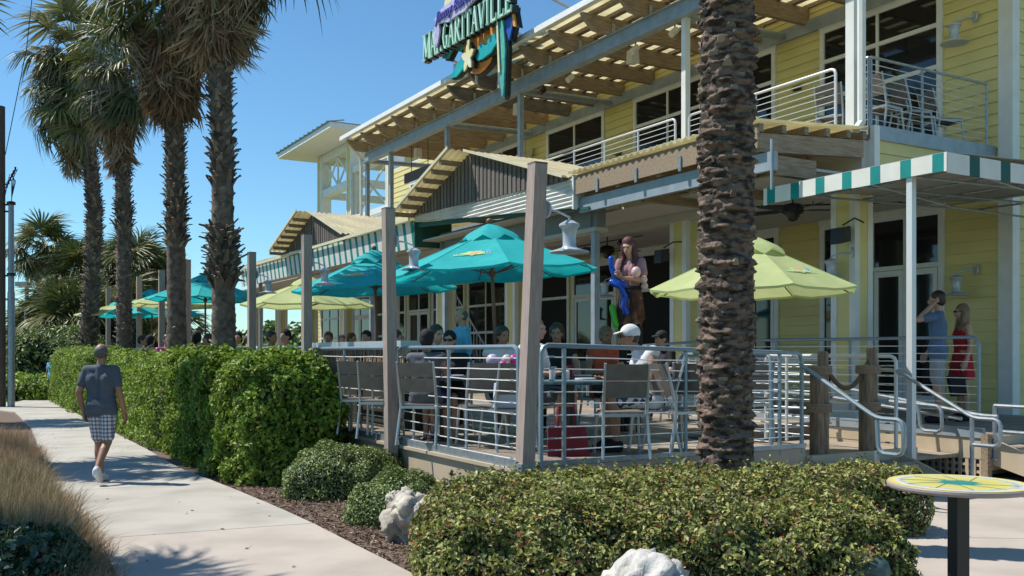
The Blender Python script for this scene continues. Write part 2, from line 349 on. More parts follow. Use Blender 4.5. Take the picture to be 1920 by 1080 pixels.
# pavement on the right, in slabs
pav = bpy.data.objects.new('pavement', G().add([(3.3, 3, -.02), (9, 3, -.02), (9, 9, -.02), (4, 9, -.02)], [(0, 1, 2, 3)]).mesh('pavement', CONC)); link(pav); pav['kind'] = 'structure'
for i, (y0, y1) in enumerate([(2.0, 5.2), (5.2, 8.3), (8.3, 11.2), (11.2, 13.6)]):
    for j in range(4):
        x0 = [2.2, 2.6, 3.2, 5.0][i] if j == 0 else 4.6 + 3 * j - 1.5
        x1 = 4.6 + 3 * (j + 1) - 1.5
        if x1 - x0 < .3: continue
        slab([Vector((x0, y0, 0)), Vector((x1, y0 - .2, 0)), Vector((x1, y1 - .2, 0)), Vector(([2.6, 3.2, 5.0, 5.6][i] if j == 0 else x0, y1, 0))], CONCP, parent=pav)

# mulch chips lying loose near the path
def chips(n, region, z=0.012):
    P = []
    while len(P) < n:
        x = rng.uniform(-4.2, 3); y = rng.uniform(5.2, 13.5)
        r = interp(RE, y) if y > RE[0].y else RE[0]
        d = x - r.x
        if 0.02 < d < 2.6 and rng.uniform() < max(.25, 1.3 - (y - 5) / 9): P.append((x, y, z + rng.uniform(0, .018)))
    return np.array(P)
P = chips(24000, None)
me = leaves('mulch', P, np.tile([0, 0, 1.0], (len(P), 1)), 0.045, 0.013, MULCH, jitter=0.5, lv=0.7)
o = link(bpy.data.objects.new('mulch', me)); o['kind'] = 'stuff'

L_ = []
while len(L_) < 70:
    y = rng.uniform(6.5, 22); a_ = interp(LE, y).x; b_ = interp(RE, y).x; f_ = rng.uniform() ** 2
    x = (b_ - f_ * (b_ - a_) * .9) if rng.uniform() < .6 else (a_ + f_ * (b_ - a_) * .6); L_.append((x, y, .040))
P = np.array(L_); o = link(bpy.data.objects.new('leaf_litter', leaves('leaf_litter', P, np.tile([0, 0, 1.0], (len(P), 1)), .035, .014, MULCH, jitter=.25, lv=.7))); o['kind'] = 'stuff'
# ================================================================ HEDGES AND SHRUBS
def rbox_points(n, hx, hy, hz, r, lump, seed, skip_bottom=True):
    """points and normals on a rounded lumpy box standing on z = 0 (half sizes hx, hy; height hz)"""
    A = [4 * hx * hy, 2 * hx * hz * 1.0, 2 * hx * hz, 2 * hy * hz, 2 * hy * hz]; A = np.array(A) / sum(A)
    k = rng.choice(5, n, p=A); u = rng.uniform(-1, 1, n); v = rng.uniform(-1, 1, n)
    P = np.zeros((n, 3))
    P[k == 0] = np.stack([u * hx, v * hy, np.full(n, hz)], 1)[k == 0]
    for kk, (ax, sg) in {1: (1, -1), 2: (1, 1), 3: (0, -1), 4: (0, 1)}.items():
        q = np.zeros((n, 3)); q[:, 1 - ax] = u * (hx if ax == 1 else hy); q[:, ax] = sg * (hy if ax == 1 else hx); q[:, 2] = (v + 1) / 2 * hz
        P[k == kk] = q[k == kk]
    C = P.copy(); C[:, 0] = np.clip(P[:, 0], -hx + r, hx - r); C[:, 1] = np.clip(P[:, 1], -hy + r, hy - r); C[:, 2] = np.clip(P[:, 2], -9, hz - r)
    Nn = unit(P - C); Q = C + Nn * r
    d = vnoise(Q, 1.7, seed) * lump + vnoise(Q, 5, seed + 9) * lump * 0.5
    return Q + Nn * d[:, None], Nn
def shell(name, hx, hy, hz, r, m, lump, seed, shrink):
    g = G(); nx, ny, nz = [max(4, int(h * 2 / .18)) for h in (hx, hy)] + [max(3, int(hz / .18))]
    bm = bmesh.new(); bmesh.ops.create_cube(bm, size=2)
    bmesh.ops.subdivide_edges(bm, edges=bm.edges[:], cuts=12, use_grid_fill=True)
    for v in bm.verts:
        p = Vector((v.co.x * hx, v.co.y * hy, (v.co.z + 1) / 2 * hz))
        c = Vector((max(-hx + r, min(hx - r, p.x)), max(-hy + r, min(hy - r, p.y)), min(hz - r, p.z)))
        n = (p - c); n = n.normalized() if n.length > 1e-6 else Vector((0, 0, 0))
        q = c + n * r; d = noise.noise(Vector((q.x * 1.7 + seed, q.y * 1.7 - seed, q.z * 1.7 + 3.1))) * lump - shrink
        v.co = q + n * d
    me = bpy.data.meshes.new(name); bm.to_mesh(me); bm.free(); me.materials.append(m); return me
def hedge(name, label, cat, center, rz, hx, hy, hz, n, L, W, m, r=0.25, lump=0.06, depth=0.10, seed=1, group=None, sprigs=0, jitter=0.8, clumps=0.0):
    t = Thing(name, label, cat, frame=False, loc=center, rz=rz, group=group)
    P, Nn = rbox_points(n, hx, hy, hz, r, lump, seed)
    d = np.abs(rng.normal(0, 1, n)) * depth * 0.6 - depth * 0.25
    if clumps:
        cl = vnoise(P, 6.5, seed + 20); d += np.clip(-cl, 0, 1) * clumps; 
    P = P - Nn * d[:, None]
    if sprigs:
        S = P[rng.choice(n, sprigs)]; Q = []
        for s in S:
            if s[2] < hz * .6: continue
            hgt = rng.uniform(.04, .12)
            for k in range(7): Q.append(s + np.array([rng.normal(0, .015), rng.normal(0, .015), hgt * k / 6]))
        if Q: P = np.concatenate([P, np.array(Q)]); Nn = np.concatenate([Nn, np.tile([0, 0, .4], (len(Q), 1))])
    P[:, 2] = np.maximum(P[:, 2], 0.02)
    t.part('foliage', leaves('foliage', P, Nn, L, W, m, jitter=jitter), m, kind='stuff')
    t.part('dark_core', shell('dark_core', hx, hy, hz, r, TWIG, lump, seed, depth * .9 + .02), TWIG)  # solid dark core added to fill gaps between the leaves, no modelled branches
    return t
# long clipped hedge, three blocks along the deck (frame: b -1.7..-.3)
def fhedge(label, a0, a1, b0, b1, h, n, seed):
    c = fw((b0 + b1) / 2, (a0 + a1) / 2)
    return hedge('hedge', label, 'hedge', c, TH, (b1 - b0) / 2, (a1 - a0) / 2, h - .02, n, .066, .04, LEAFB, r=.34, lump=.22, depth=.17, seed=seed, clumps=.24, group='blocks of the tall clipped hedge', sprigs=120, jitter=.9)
fhedge('tall bright green hedge block with its shaded end beside the two low round bushes', 3.95, 8.6, -1.72, -.3, 1.60, 52000, 3)
fhedge('middle bright green hedge block to the right of the walking man', 8.5, 17.0, -1.85, -.4, 1.58, 44000, 5)
fhedge('farthest hedge block seen to the left of the walking man', 17.2, 27.0, -2.0, -.6, 1.72, 36000, 8)
# front hedge of small leaves, yellow-green with red tips
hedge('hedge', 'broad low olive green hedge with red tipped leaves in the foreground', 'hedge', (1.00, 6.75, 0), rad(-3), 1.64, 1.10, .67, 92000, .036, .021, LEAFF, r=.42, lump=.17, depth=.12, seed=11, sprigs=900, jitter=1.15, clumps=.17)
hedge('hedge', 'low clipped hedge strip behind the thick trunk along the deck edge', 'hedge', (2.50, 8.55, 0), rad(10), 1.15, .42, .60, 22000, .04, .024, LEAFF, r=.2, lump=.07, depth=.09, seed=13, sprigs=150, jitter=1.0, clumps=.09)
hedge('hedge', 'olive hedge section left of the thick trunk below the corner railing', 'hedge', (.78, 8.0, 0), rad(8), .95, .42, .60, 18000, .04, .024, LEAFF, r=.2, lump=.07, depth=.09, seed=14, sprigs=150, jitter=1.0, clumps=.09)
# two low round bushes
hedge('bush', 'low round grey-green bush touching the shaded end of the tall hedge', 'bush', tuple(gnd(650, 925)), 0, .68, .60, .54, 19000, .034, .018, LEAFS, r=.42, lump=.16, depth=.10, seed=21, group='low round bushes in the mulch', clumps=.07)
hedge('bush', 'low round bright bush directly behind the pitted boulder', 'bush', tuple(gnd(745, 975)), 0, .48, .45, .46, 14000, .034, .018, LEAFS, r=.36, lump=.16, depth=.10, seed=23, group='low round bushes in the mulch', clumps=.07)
# dark ground cover bottom left
hedge('groundcover', 'dark glossy green ground cover in the bottom left corner', 'ground cover', (-3.75, 6.45, 0), rad(20), .75, .65, .36, 5200, .075, .05, LEAFD, r=.25, lump=.12, depth=.16, seed=31, jitter=1.0)
# far shrub bed on the left of the path and shrubs beyond
for i, (px, py, w, h, lab) in enumerate([(15, 748, 2.2, .75, 'low green shrub mound left of the path bend'), (66, 700, 3.2, 1.2, 'bright shrub patch behind the lamp post base'), (35, 690, 4.5, 1.6, 'farther bright green shrub patch left of the lamp post')]):
    hedge('shrub', lab, 'shrub', tuple(gnd(px, py)), 0, w, w * .7, h, 6000, .16, .09, LEAFB, r=.4 * h + .2, lump=.25, depth=.2, seed=40 + i, group='shrubs at the far end of the path')

# ================================================================ GRASSES
def blades(name, roots, H, lean, m, w=.006, seg=4, fan=.5):
    n = len(roots); h = H * rng.uniform(.55, 1.15, n); az = rng.uniform(0, 2 * np.pi, n); sp = np.abs(rng.normal(0, fan, n))
    dx = np.cos(az) * sp + lean[0]; dy = np.sin(az) * sp + lean[1]
    side = np.stack([-np.sin(az + 1.2), np.cos(az + 1.2), np.zeros(n)], 1)
    V = np.empty((n, seg * 2 + 1, 3))
    for k in range(seg + 1):
        t = k / seg; hh = h * (t - .22 * t * t * sp * 1.2)
        p = roots + np.stack([dx * h * t * t, dy * h * t * t, hh], 1)
        if k == seg: V[:, -1] = p
        else:
            ww = w * (1 - t * .75); V[:, 2 * k] = p - side * ww; V[:, 2 * k + 1] = p + side * ww
    i = np.arange(n)[:, None] * (seg * 2 + 1); F_ = []
    for k in range(seg - 1):
        F_ += [i + np.array([[2 * k, 2 * k + 1, 2 * k + 3]]), i + np.array([[2 * k, 2 * k + 3, 2 * k + 2]])]
    F_.append(i + np.array([[2 * seg - 2, 2 * seg - 1, 2 * seg]]))
    return np_mesh(name, V.reshape(-1, 3), np.concatenate(F_, axis=1).reshape(-1, 3), [m])
def grass_roots(n, x_in, x_out, y0, y1):
    P = []; tuft = [(rng.uniform(y0, y1), rng.uniform(x_in, x_out)) for _ in range(int(n / 60))]
    for ty, tx in tuft:
        e = interp(LE, ty) if ty > LE[0].y else LE[0]
        for _ in range(60): P.append((e.x - tx + rng.normal(0, .06), ty + rng.normal(0, .06), 0))
    return np.array(P)
t = Thing('ornamental_grass', 'rusty brown ornamental grass bed spilling over the left path edge', 'grass', frame=False, loc=(0, 0, 0))
t.part('seed_stalks', blades('seed_stalks', grass_roots(30000, .28, 2.6, 6.9, 15.5), .52, (.10, -.02), GRASS, .0032, fan=.42), None, kind='stuff')
t.part('grass_leaf', blades('grass_leaf', grass_roots(26000, .35, 2.4, 6.2, 11.5), .46, (.08, 0), GRASSG, .0045, fan=.55), None, kind='stuff')
t.part('edge_straw', blades('edge_straw', grass_roots(15000, .06, .45, 5.2, 15.5), .20, (.2, -.1), GRASS, .0035, fan=1.1), None, kind='stuff')
t.part('straw', blades('straw', grass_roots(12000, .3, 4.5, 5.0, 16.5), .45, (.1, -.1), GRASS, .004, fan=.7), None, kind='stuff')

# ================================================================ ROCKS
def rock(label, loc, s, m, seed, rz=0, pit=0.0):
    bm = bmesh.new(); bmesh.ops.create_icosphere(bm, subdivisions=5, radius=1)
    for v in bm.verts:
        p = v.co.copy(); q = p * 1.1 + Vector((seed, seed * 2, 0))
        d = 1 + .34 * noise.noise(q) + .15 * noise.noise(q * 2.1) + .10 * noise.noise(q * 5) + .045 * noise.noise(q * 12)
        r = abs(noise.noise(q * 1.8 + Vector((5, 5, 5))))
        if r < .16: d -= (.16 - r) * 1.2
        p.z = max(p.z, -.7); p = Vector((round(p.x * 3) / 3 * .1 + p.x * .9, round(p.y * 3) / 3 * .1 + p.y * .9, round(p.z * 3.3) / 3.3 * .1 + p.z * .9))
        if pit: d -= pit * max(0, noise.noise(q * 6) - .15) * .8
        v.co = Vector((p.x * d * s[0], p.y * d * s[1], p.z * d * s[2]))
    g = bpy.data.meshes.new('boulder'); bm.to_mesh(g); bm.free(); g.materials.append(m)
    g.polygons.foreach_set('use_smooth', [True] * len(g.polygons))
    return single('boulder', g, m, label, 'boulder', frame=False, loc=loc, rz=rz, group='pale limestone boulders')
p = gnd(775, 1015); rock('pitted grey-white boulder in the mulch left of the foreground hedge', (p.x, p.y + .1, .17), (.33, .27, .29), ROCK, 6.4, 1.5, .22)
p = gnd(745, 985); rock('small rounded tan stone leaning on the pitted boulder', (p.x + .02, p.y - .42, .30), (.075, .08, .085), ROCK, 8.1)
rock('large smooth white boulder at the bottom edge in front of the hedge', (.68, 5.05, .26), (.36, .30, .30), ROCKW, 12.2, .2)
rock('flat white boulder right of the large smooth one at the bottom edge', (1.0, 4.95, .12), (.24, .25, .22), ROCKW, 17.2, .9)
rock('low white stone at the bottom edge left of the large smooth boulder', (.44, 4.85, .09), (.24, .2, .20), ROCKW, 22.5, .9)
# green utility box lid
t = Thing('utility_box', 'dark green rounded utility box cover at the foot of the foreground hedge', 'utility box', frame=False, loc=tuple(gnd(1622, 1175)))
UB = mat('green_plastic', (0.035, 0.075, 0.06), 0.5, col2=(0.10, 0.14, 0.12), scale=30)
t.part('lid', G().lathe([(.14, .30), (.15, .34), (.13, .40), (.09, .43), (.03, .445)], n=20), UB, smooth=True); t.part('housing', G().lathe([(.13, 0), (.13, .30)], n=20), UB, smooth=True)

# ================================================================ PALMS
def fan_mesh(name, mats, nseg=34, spread=118, pet=.9, L=.95, droop=.45, messy=.06, w=.032, seed=0, fold=0.0):
    r = random.Random(seed); g = G()
    g.m = 0; g.tube([(0, 0, 0), (pet * .5, 0, .03), (pet, 0, -.02)], [.016, .012, .009], 4)
    g.m = 1 if len(mats) > 1 else 0
    o = Vector((pet, 0, -.02))
    for k in range(nseg):
        f = k / (nseg - 1) * 2 - 1; an = rad(f * spread) + r.gauss(0, messy)
        l = L * (1 - .28 * abs(f) ** 2) * r.uniform(.88, 1.08); dr = droop * r.uniform(.6, 1.4)
        d = Vector((math.cos(an), math.sin(an), .10 + r.gauss(0, messy) - fold * abs(f))).normalized(); sd = Vector((-math.sin(an), math.cos(an), 0))
        ww = w * r.uniform(.85, 1.15); pts = []
        for t, wf in ((0.02, .35), (.38, 1), (.62, .95), (.84, .55), (1.0, .06)):
            q = o + d * l * t + Vector((0, 0, -dr * l * max(0, t - .35) ** 1.6 * 2.0)) - Vector((d.x, d.y, 0)) * dr * l * max(0, t - .55) * .35
            q += sd * r.gauss(0, messy) * .15 * t
            pts.append((q, ww * wf))
        n0 = len(g.v)
        for q, a in pts: g.v += [tuple(q - sd * a + Vector((0, 0, a * .5))), tuple(q), tuple(q + sd * a + Vector((0, 0, a * .5)))]
        for i in range(len(pts) - 1):
            b = n0 + i * 3; g.f += [(b, b + 1, b + 4, b + 3), (b + 1, b + 2, b + 5, b + 4)]; g.mi += [g.m] * 2
    return g.mesh(name, mats, fix=False)
PET = mat('petiole', (0.16, 0.17, 0.06), 0.5)
GF = [fan_mesh('frond', [PET, FROND], seed=i, droop=.35 + .12 * i, L=.92 + .05 * i, messy=.05 + .015 * i) for i in range(4)]
DF = [fan_mesh('dead_frond', [STUB, DEADF], nseg=26, spread=36 + 7 * i, pet=.42, L=.82 + .07 * i, droop=.12 + .1 * i, messy=.20, w=.028, seed=20 + i, fold=.25) for i in range(4)]
CF = [fan_mesh('curled_frond', [PET, mat('drying_frond', (0.2, 0.2, 0.1), 0.6, trans=.15, objrand=[(0.12, 0.135, 0.06), (0.22, 0.20, 0.12), (0.33, 0.29, 0.20)])], nseg=24, spread=85, pet=.7, L=.75, droop=1.1, messy=.3, w=.02, seed=40 + i, fold=.2) for i in range(2)]
def palm_trunk(t, pts, rs, n=18, rings=.05, boot=None, m=None, seed=0):
    r = random.Random(seed); P = [Vector(p) for p in pts]; L = [0]
    for a, b in zip(P, P[1:]): L.append(L[-1] + (b - a).length)
    def pos(s):
        for i in range(len(P) - 1):
            if s <= L[i + 1] or i == len(P) - 2:
                f = (s - L[i]) / (L[i + 1] - L[i]); return P[i].lerp(P[i + 1], f), rs[i] + (rs[i + 1] - rs[i]) * f
    N = int(L[-1] / rings); q = [pos(L[-1] * i / N) for i in range(N + 1)]
    g = G(); base = 0
    for i, (c, rr) in enumerate(q):
        for k in range(n):
            th = 2 * math.pi * k / n; z = c.z
            d = rr * (1 + .10 * noise.noise(Vector((math.cos(th) * 2, math.sin(th) * 2, z * 7 + seed))) + (.05 if i % 2 else 0))
            g.v.append((c.x + d * math.cos(th), c.y + d * math.sin(th), z))
    for i in range(N):
        for k in range(n):
            a = i * n + k; b = i * n + (k + 1) % n; g.f.append((a, b, b + n, a + n)); g.mi.append(0)
    t.part('trunk', g, m or TRUNK, smooth=True)
    if boot:
        g = G(); i = 0
        for (s0, s1, dens, ln) in boot:
            s = s0
            while s < s1:
                c, rr = pos(s); th = i * 2.39996 + r.gauss(0, .15); i += 1
                d = Vector((math.cos(th), math.sin(th), 0)); sd = Vector((-math.sin(th), math.cos(th), 0)); l = ln * r.uniform(.6, 1.25); w = rr * r.uniform(.28, .42)
                tw = r.gauss(0, .25); sd = (sd + Vector((0, 0, tw))).normalized(); out = r.uniform(.45, .95)
                p0 = c + d * rr * .85 - Vector((0, 0, .03)); p1 = c + d * (rr * 1.02 + l * .35 * out) + Vector((0, 0, l * .55)) + sd * tw * .1; p2 = c + d * (rr * 1.05 + l * .9 * out) + Vector((0, 0, l * r.uniform(.45, 1.0))) + sd * tw * .2
                th_ = .014
                vs = []
                for p_, ww in ((p0, w), (p1, w * .62), (p2, w * .28)):
                    vs += [p_ - sd * ww, p_ + sd * ww, p_ + sd * ww * .8 - d * th_ + Vector((0, 0, th_)), p_ - sd * ww * .8 - d * th_ + Vector((0, 0, th_))]
                fs = [(0, 1, 2, 3)[::-1], (8, 9, 10, 11)]
                for k in (0, 4): fs += [(k, k + 1, k + 5, k + 4), (k + 1, k + 2, k + 6, k + 5), (k + 2, k + 3, k + 7, k + 6), (k + 3, k, k + 4, k + 7)]
                g.add(vs, fs); s += dens * r.uniform(.7, 1.3)
        t.part('leaf_bases', g, STUB, kind='stuff', fix=False)
    return pos, L[-1]
def add_frond(t, meshes, c, az, el, roll, sc_):
    o = bpy.data.objects.new(meshes[0].name.split('.')[0], random.choice(meshes)); link(o, t.o)
    o.location = Vector(c) - t.org; o.scale = (sc_,) * 3
    o.rotation_euler = (Matrix.Rotation(az, 4, 'Z') @ Matrix.Rotation(-el, 4, 'Y') @ Matrix.Rotation(roll, 4, 'X')).to_euler()
    return o
def crown(t, top, nlive, ndead, ncurl, skirt, s=1.0, seed=0, axis=Vector((0, 0, 1)), dead_scale=1.0, liveel=(-25, 80), drop=.35):
    random.seed(seed); top = Vector(top)
    for i in range(nlive):
        f = i / max(1, nlive - 1); el = rad(liveel[1] + (liveel[0] - liveel[1]) * f ** .8) + random.gauss(0, .12)
        add_frond(t, GF, top - axis * drop * f, i * 2.4 + random.gauss(0, .2), el, random.gauss(0, .3), s * random.uniform(.9, 1.15))
    for i in range(ncurl):
        add_frond(t, CF, top - axis * random.uniform(.1, .5 + drop), random.uniform(0, 6.28), rad(random.uniform(-50, 40)), random.gauss(0, .5), s * random.uniform(.8, 1.1))
    for i in range(ndead):
        f = random.random() ** .9; h = f * skirt
        add_frond(t, DF, top - axis * (.35 + h), i * 2.4 + random.gauss(0, .3), rad(-36 - 42 * f ** .5 + random.gauss(0, 8)), random.gauss(0, .5), s * dead_scale * random.uniform(.62, .92))
def front_palm(label, b, a, tops, rs, boot, nlive, ndead, ncurl, skirt, s, seed, **k):
    base = fw(b, a); t = Thing('fan_palm', label, 'palm tree', org=tuple(base), frame=False, loc=tuple(base), group='tall shaggy fan palms behind the hedge')
    pts = [base] + [Vector(p) for p in tops]
    pos, L = palm_trunk(t, pts, rs, boot=boot, seed=seed)
    crown(t, pts[-1] + Vector((0, 0, .15)), nlive, ndead, ncurl, skirt, s, seed, **k); return t
front_palm('shaggy fan palm nearest the patio awning with the thickest leaf-base collar', -.9, 8.05, [at(418, 400, 15.35), at(413, 100, 15.3), at(405, -125, 15.3)], [.20, .165, .16, .15],
           [(1.6, 2.0, .05, .08), (2.65, 3.55, .0042, .22), (3.55, 4.3, .035, .06), (4.3, 5.0, .009, .17), (5.0, 6.6, .010, .12)], 32, 140, 10, .75, 1.0, 101, dead_scale=1.2, liveel=(-12, 80))
front_palm('shaggy fan palm with a reddish trunk, second from the awning', -.9, 11.9, [at(330, 400, 18.7), at(326, 200, 18.7), at(322, 15, 18.7)], [.19, .165, .16, .15],
           [(2.0, 2.2, .05, .05), (3.7, 4.6, .008, .17), (4.6, 7.4, .009, .12)], 26, 130, 20, 1.15, .86, 102, dead_scale=1.25, liveel=(-10, 80))
front_palm('slimmer shaggy fan palm between the walking man and the reddish trunk', -1.0, 18.0, [at(232, 400, 23.9), at(228, 260, 23.9), at(222, 120, 23.9)], [.19, .17, .16, .15],
           [(1.0, 4.6, .02, .08), (4.6, 5.3, .008, .18), (5.3, 8, .012, .12)], 24, 80, 55, 1.9, .78, 103, dead_scale=1.15, liveel=(-45, 80), drop=.9)
front_palm('shaggy fan palm farthest along the path with its crown leaning left', -1.2, 24.5, [at(178, 400, 29.4), at(165, 260, 29.4), at(135, 85, 29.4)], [.24, .21, .19, .17],
           [(1.0, 9, .010, .14)], 34, 60, 80, 3.0, 1.0, 104, liveel=(-60, 80), drop=2.0)
# palms whose crowns stand left of the frame and throw the shadows over the path
for i, (x, y, h, lab) in enumerate([(-9.4, 14.2, 6.9, 'fan palm left of the frame beside the far grass'), (-7.6, 7.0, 6.6, 'fan palm left of the frame nearest the camera'), (-14.6, 22.5, 7.2, 'fan palm left of the frame by the path bend')]):
    t = Thing('fan_palm', lab, 'palm tree', org=(x, y, 0), frame=False, loc=(x, y, 0), group='fan palms across the path')
    palm_trunk(t, [(x, y, 0), (x - .1, y, h)], [.2, .16], boot=[(1, h - .3, .02, .1)], seed=i + 60); crown(t, (x - .1, y, h + .1), 26, 10, 4, .8, .9, 200 + i)

# thick date palm in the foreground
TB = Vector((1.80, 8.0, 0))
t = Thing('date_palm', 'thick rough brown palm trunk standing in the foreground hedge', 'palm tree', org=tuple(TB), frame=False, loc=tuple(TB))
nT, nR = 240, 820; Hh = 8.4; zz = np.linspace(0, Hh, nR); V = []
def trunk_r(th, z):
    row = z / .088; i = math.floor(row); best = 0
    for ri in (i - 1, i, i + 1):
        ncell = 6; off = (ri * .382) % 1; u = (th / (2 * math.pi) + off) * ncell; ci = round(u); cu = ci % ncell
        h = (math.sin(ri * 12.9898 + cu * 78.233) * 43758.5453) % 1; h2 = (math.sin(ri * 39.3 + cu * 11.1) * 24634.6) % 1
        zc = (ri + .5 + (h - .5) * 1.1) * .088; du = (u - ci) * 1.0; dz = (z - zc) / .05
        wv = max(0, 1 - abs(du / (.42 + .18 * h2)) ** 2.2)
        prof = max(0, 1 - dz) if dz > 0 else max(0, 1 + dz * 3.2)
        best = max(best, wv * prof ** .8 * (.15 + .85 * h2 * 1.2))
    p = Vector((math.cos(th) * 1.6, math.sin(th) * 1.6, z * 5))
    return .212 + .050 * best + .022 * noise.noise(p) + .030 * noise.noise(Vector((p.x * 1.6, p.y * 1.6, z * 26))) + .009 * noise.noise(Vector((p.x * 7, p.y * 7, z * 80))) + .012 * noise.noise(Vector((p.x * 4, p.y * 4, z * 18)))
for z in zz:
    for k in range(nT):
        th = 2 * math.pi * k / nT; r_ = trunk_r(th, z) * (1 + max(0, .5 - z) * .12); V.append((r_ * math.cos(th) + .003 * z, r_ * math.sin(th), z))
I = np.arange(nR - 1)[:, None] * nT; Kk = np.arange(nT)[None, :]; K2 = (Kk + 1) % nT
Fq = np.stack([I + Kk, I + K2, I + K2 + nT, I + Kk + nT], -1).reshape(-1, 4)
t.part('trunk', np_mesh('trunk', np.array(V), Fq, [BTRUNK], smooth=False), BTRUNK)
g = G(); r = random.Random(5)
for i in range(300):
    th = i * 2.39996; z = .12 + i * .0157 + r.gauss(0, .02); rr = trunk_r(th % 6.283, z) - .01
    d = Vector((math.cos(th), math.sin(th), 0)); sd = Vector((-math.sin(th), math.cos(th), 0)); w = r.uniform(.02, .06); l = r.uniform(.01, .035)
    c = d * rr + Vector((0, 0, z)); q = c + d * l + Vector((0, 0, r.uniform(0, .03)))
    g.add([c - sd * w - Vector((0, 0, .02)), c + sd * w - Vector((0, 0, .02)), c + sd * w * .9 + Vector((0, 0, .022)), c - sd * w * .9 + Vector((0, 0, .022)), q - sd * w * .55, q + sd * w * r.uniform(.3, .7), q + sd * w * .4 + Vector((0, 0, .012)), q - sd * w * .5 + Vector((0, 0, .012))],
          [(0, 1, 5, 4), (1, 2, 6, 5), (2, 3, 7, 6), (3, 0, 4, 7), (4, 5, 6, 7)])
t2 = t.part('leaf_scars', G().add([(v[0] + TB.x, v[1] + TB.y, v[2]) for v in g.v], g.f), STUB, kind='stuff', fix=False)
crown(t, TB + Vector((0, 0, 8.5)), 26, 8, 0, .4, 1.2, 300, liveel=(-5, 80))

# background cabbage palms
def bg_palm(label, px, py_c, Y, s, trunk_r_=.17, nl=34, nd=16, seed=0, nc=8):
    c = at(px, py_c, Y); base = Vector((c.x + random.uniform(-.3, .3), Y, 0))
    t = Thing('cabbage_palm', label, 'palm tree', org=tuple(base), frame=False, loc=tuple(base), group='cabbage palms beyond the patio')
    palm_trunk(t, [base, (c.x, Y, c.z)], [.2, trunk_r_], n=10, rings=.2, seed=seed, boot=[(c.z * .35, c.z, .035, .2)])
    crown(t, c, nl, nd, nc, .5, s, seed, liveel=(-60, 80)); return t
bgp = [(82, 452, 46, 1.5, 'round-headed cabbage palm on a bare trunk at the far left', 30, 8), (138, 500, 49, 1.5, 'cabbage palm just right of the round-headed one', 30, 12), (150, 500, 45, 1.6, 'bushy cabbage palm behind the leftmost fan palm trunk', 34, 20),
       (205, 498, 47, 1.7, 'cabbage palm between the two slimmer fan palm trunks, upper', 34, 20), (262, 492, 44, 1.75, 'tall dense cabbage palm left of the reddish trunk', 40, 18), (288, 520, 46, 1.6, 'cabbage palm closest to the reddish trunk', 32, 16),
       (112, 578, 42, 1.6, 'low shaggy cabbage palm below the round-headed one', 36, 30), (140, 590, 40, 1.7, 'shaggy low palm above the walking man', 36, 34), (190, 565, 43, 1.6, 'low cabbage palm behind the far umbrella', 30, 26), (255, 570, 42, 1.5, 'low cabbage palm behind the farthest wooden posts', 28, 20), (345, 610, 38, 1.1, 'small palm seen through the patio under the umbrellas', 22, 4),
       (72, 610, 44, 1.5, 'shaggy palm skirt right of the street lamp post', 30, 28), (215, 625, 41, 1.5, 'low shaggy palm behind the patio railing', 28, 24)]
for i, (px, py, Y, s, lab, nl, nd) in enumerate(bgp): bg_palm(lab, px, py + 12, Y, s * .66, seed=400 + i, nl=int(nl * 1.3), nd=int(nd * 1.5))
for i, (px, w, h, Y, lab) in enumerate([(110, 1.6, 2.4, 37, 'dark undergrowth thicket at the far path edge'), (180, 1.8, 3.0, 41, 'dark thicket behind the farthest hedge block'), (250, 2.6, 2.6, 44, 'dark thicket beyond the patio posts')]):
    hedge('thicket', lab, 'bush', ((px - 960) / F * Y, Y, 0), 0, w, 1.5, h, 6000, .22, .07, LEAFD if i % 2 else LEAFS, r=.8, lump=.5, depth=.4, seed=70 + i, group='thickets under the cabbage palms')
for i, (px, w, h, Y, lab) in enumerate([(-60, 14, 5.0, 120, 'distant dark tree line at the left edge'), (66, 6, 3.4, 110, 'distant round tree beyond the parked car'), (600, 6, 3.2, 75, 'distant shrub seen under the striped awning')]):
    hedge('tree_clump', lab, 'trees', ((px - 960) / F * Y, Y, 0), 0, w, 3, h, 5000, .6, .35, LEAFS, r=1.5, lump=1, depth=.8, seed=90 + i)

# ================================================================ DECK
deck = Thing('deck', None, None, org=(0, 0, 0), kind='structure')
ZD = 0.60
g = G(); g.box(0.02, 3.66, 0.02, 38, .1, ZD - .03); g.box(3.66, 10.5, 2.4, 38, .1, ZD - .03); g.box(6.52, 10.5, -.34, 2.4, .1, ZD - .03)
deck.part('deck_frame', g, GREYW)
for i in range(76):
    b0 = .0 + i * .14; a0 = 0 if b0 < 3.6 else (2.4 if b0 < 6.5 else -.36)
    if b0 > 10.4: break
    for j, (s, e) in enumerate([(a0, 9.0), (9.0, 20.0), (20, 38)]):
        if e - s < .5: continue
        deck.part('plank', G().box(b0 + .003, b0 + .135, s, e - .004, ZD - .028, ZD + .004 * ((i * 7) % 3) / 3), PLANK)
for (p, q, lab) in [((-.02, 0.0), (-.02, 3.05), None), ((-.02, 3.07), (-.02, 9.1), None), ((-.02, 9.12), (-.02, 38), None)]:
    deck.part('fascia_board', G().box(-.045, 0, p[1], q[1] - .01, .16, ZD - .07), TAN); deck.part('steel_channel', G().box(-.055, 0, p[1], q[1] - .01, ZD - .065, ZD + .015), GALV)
deck.part('cap_board', G().box(-.09, 0, 0, 9, .50, .535), TAN)
deck.part('fascia_board', G().box(0, 3.66, -.03, 0, .16, ZD - .04), TAN)
deck.part('steel_channel', G().box(0, 3.66, -.045, 0, ZD - .035, ZD + .015), GALV)
deck.part('fascia_board', G().box(6.47, 6.50, -.36, 5, .30, ZD - .04), TAN); deck.part('steel_channel', G().box(6.45, 6.50, -.36, 5, ZD - .035, ZD + .09), BEAM)
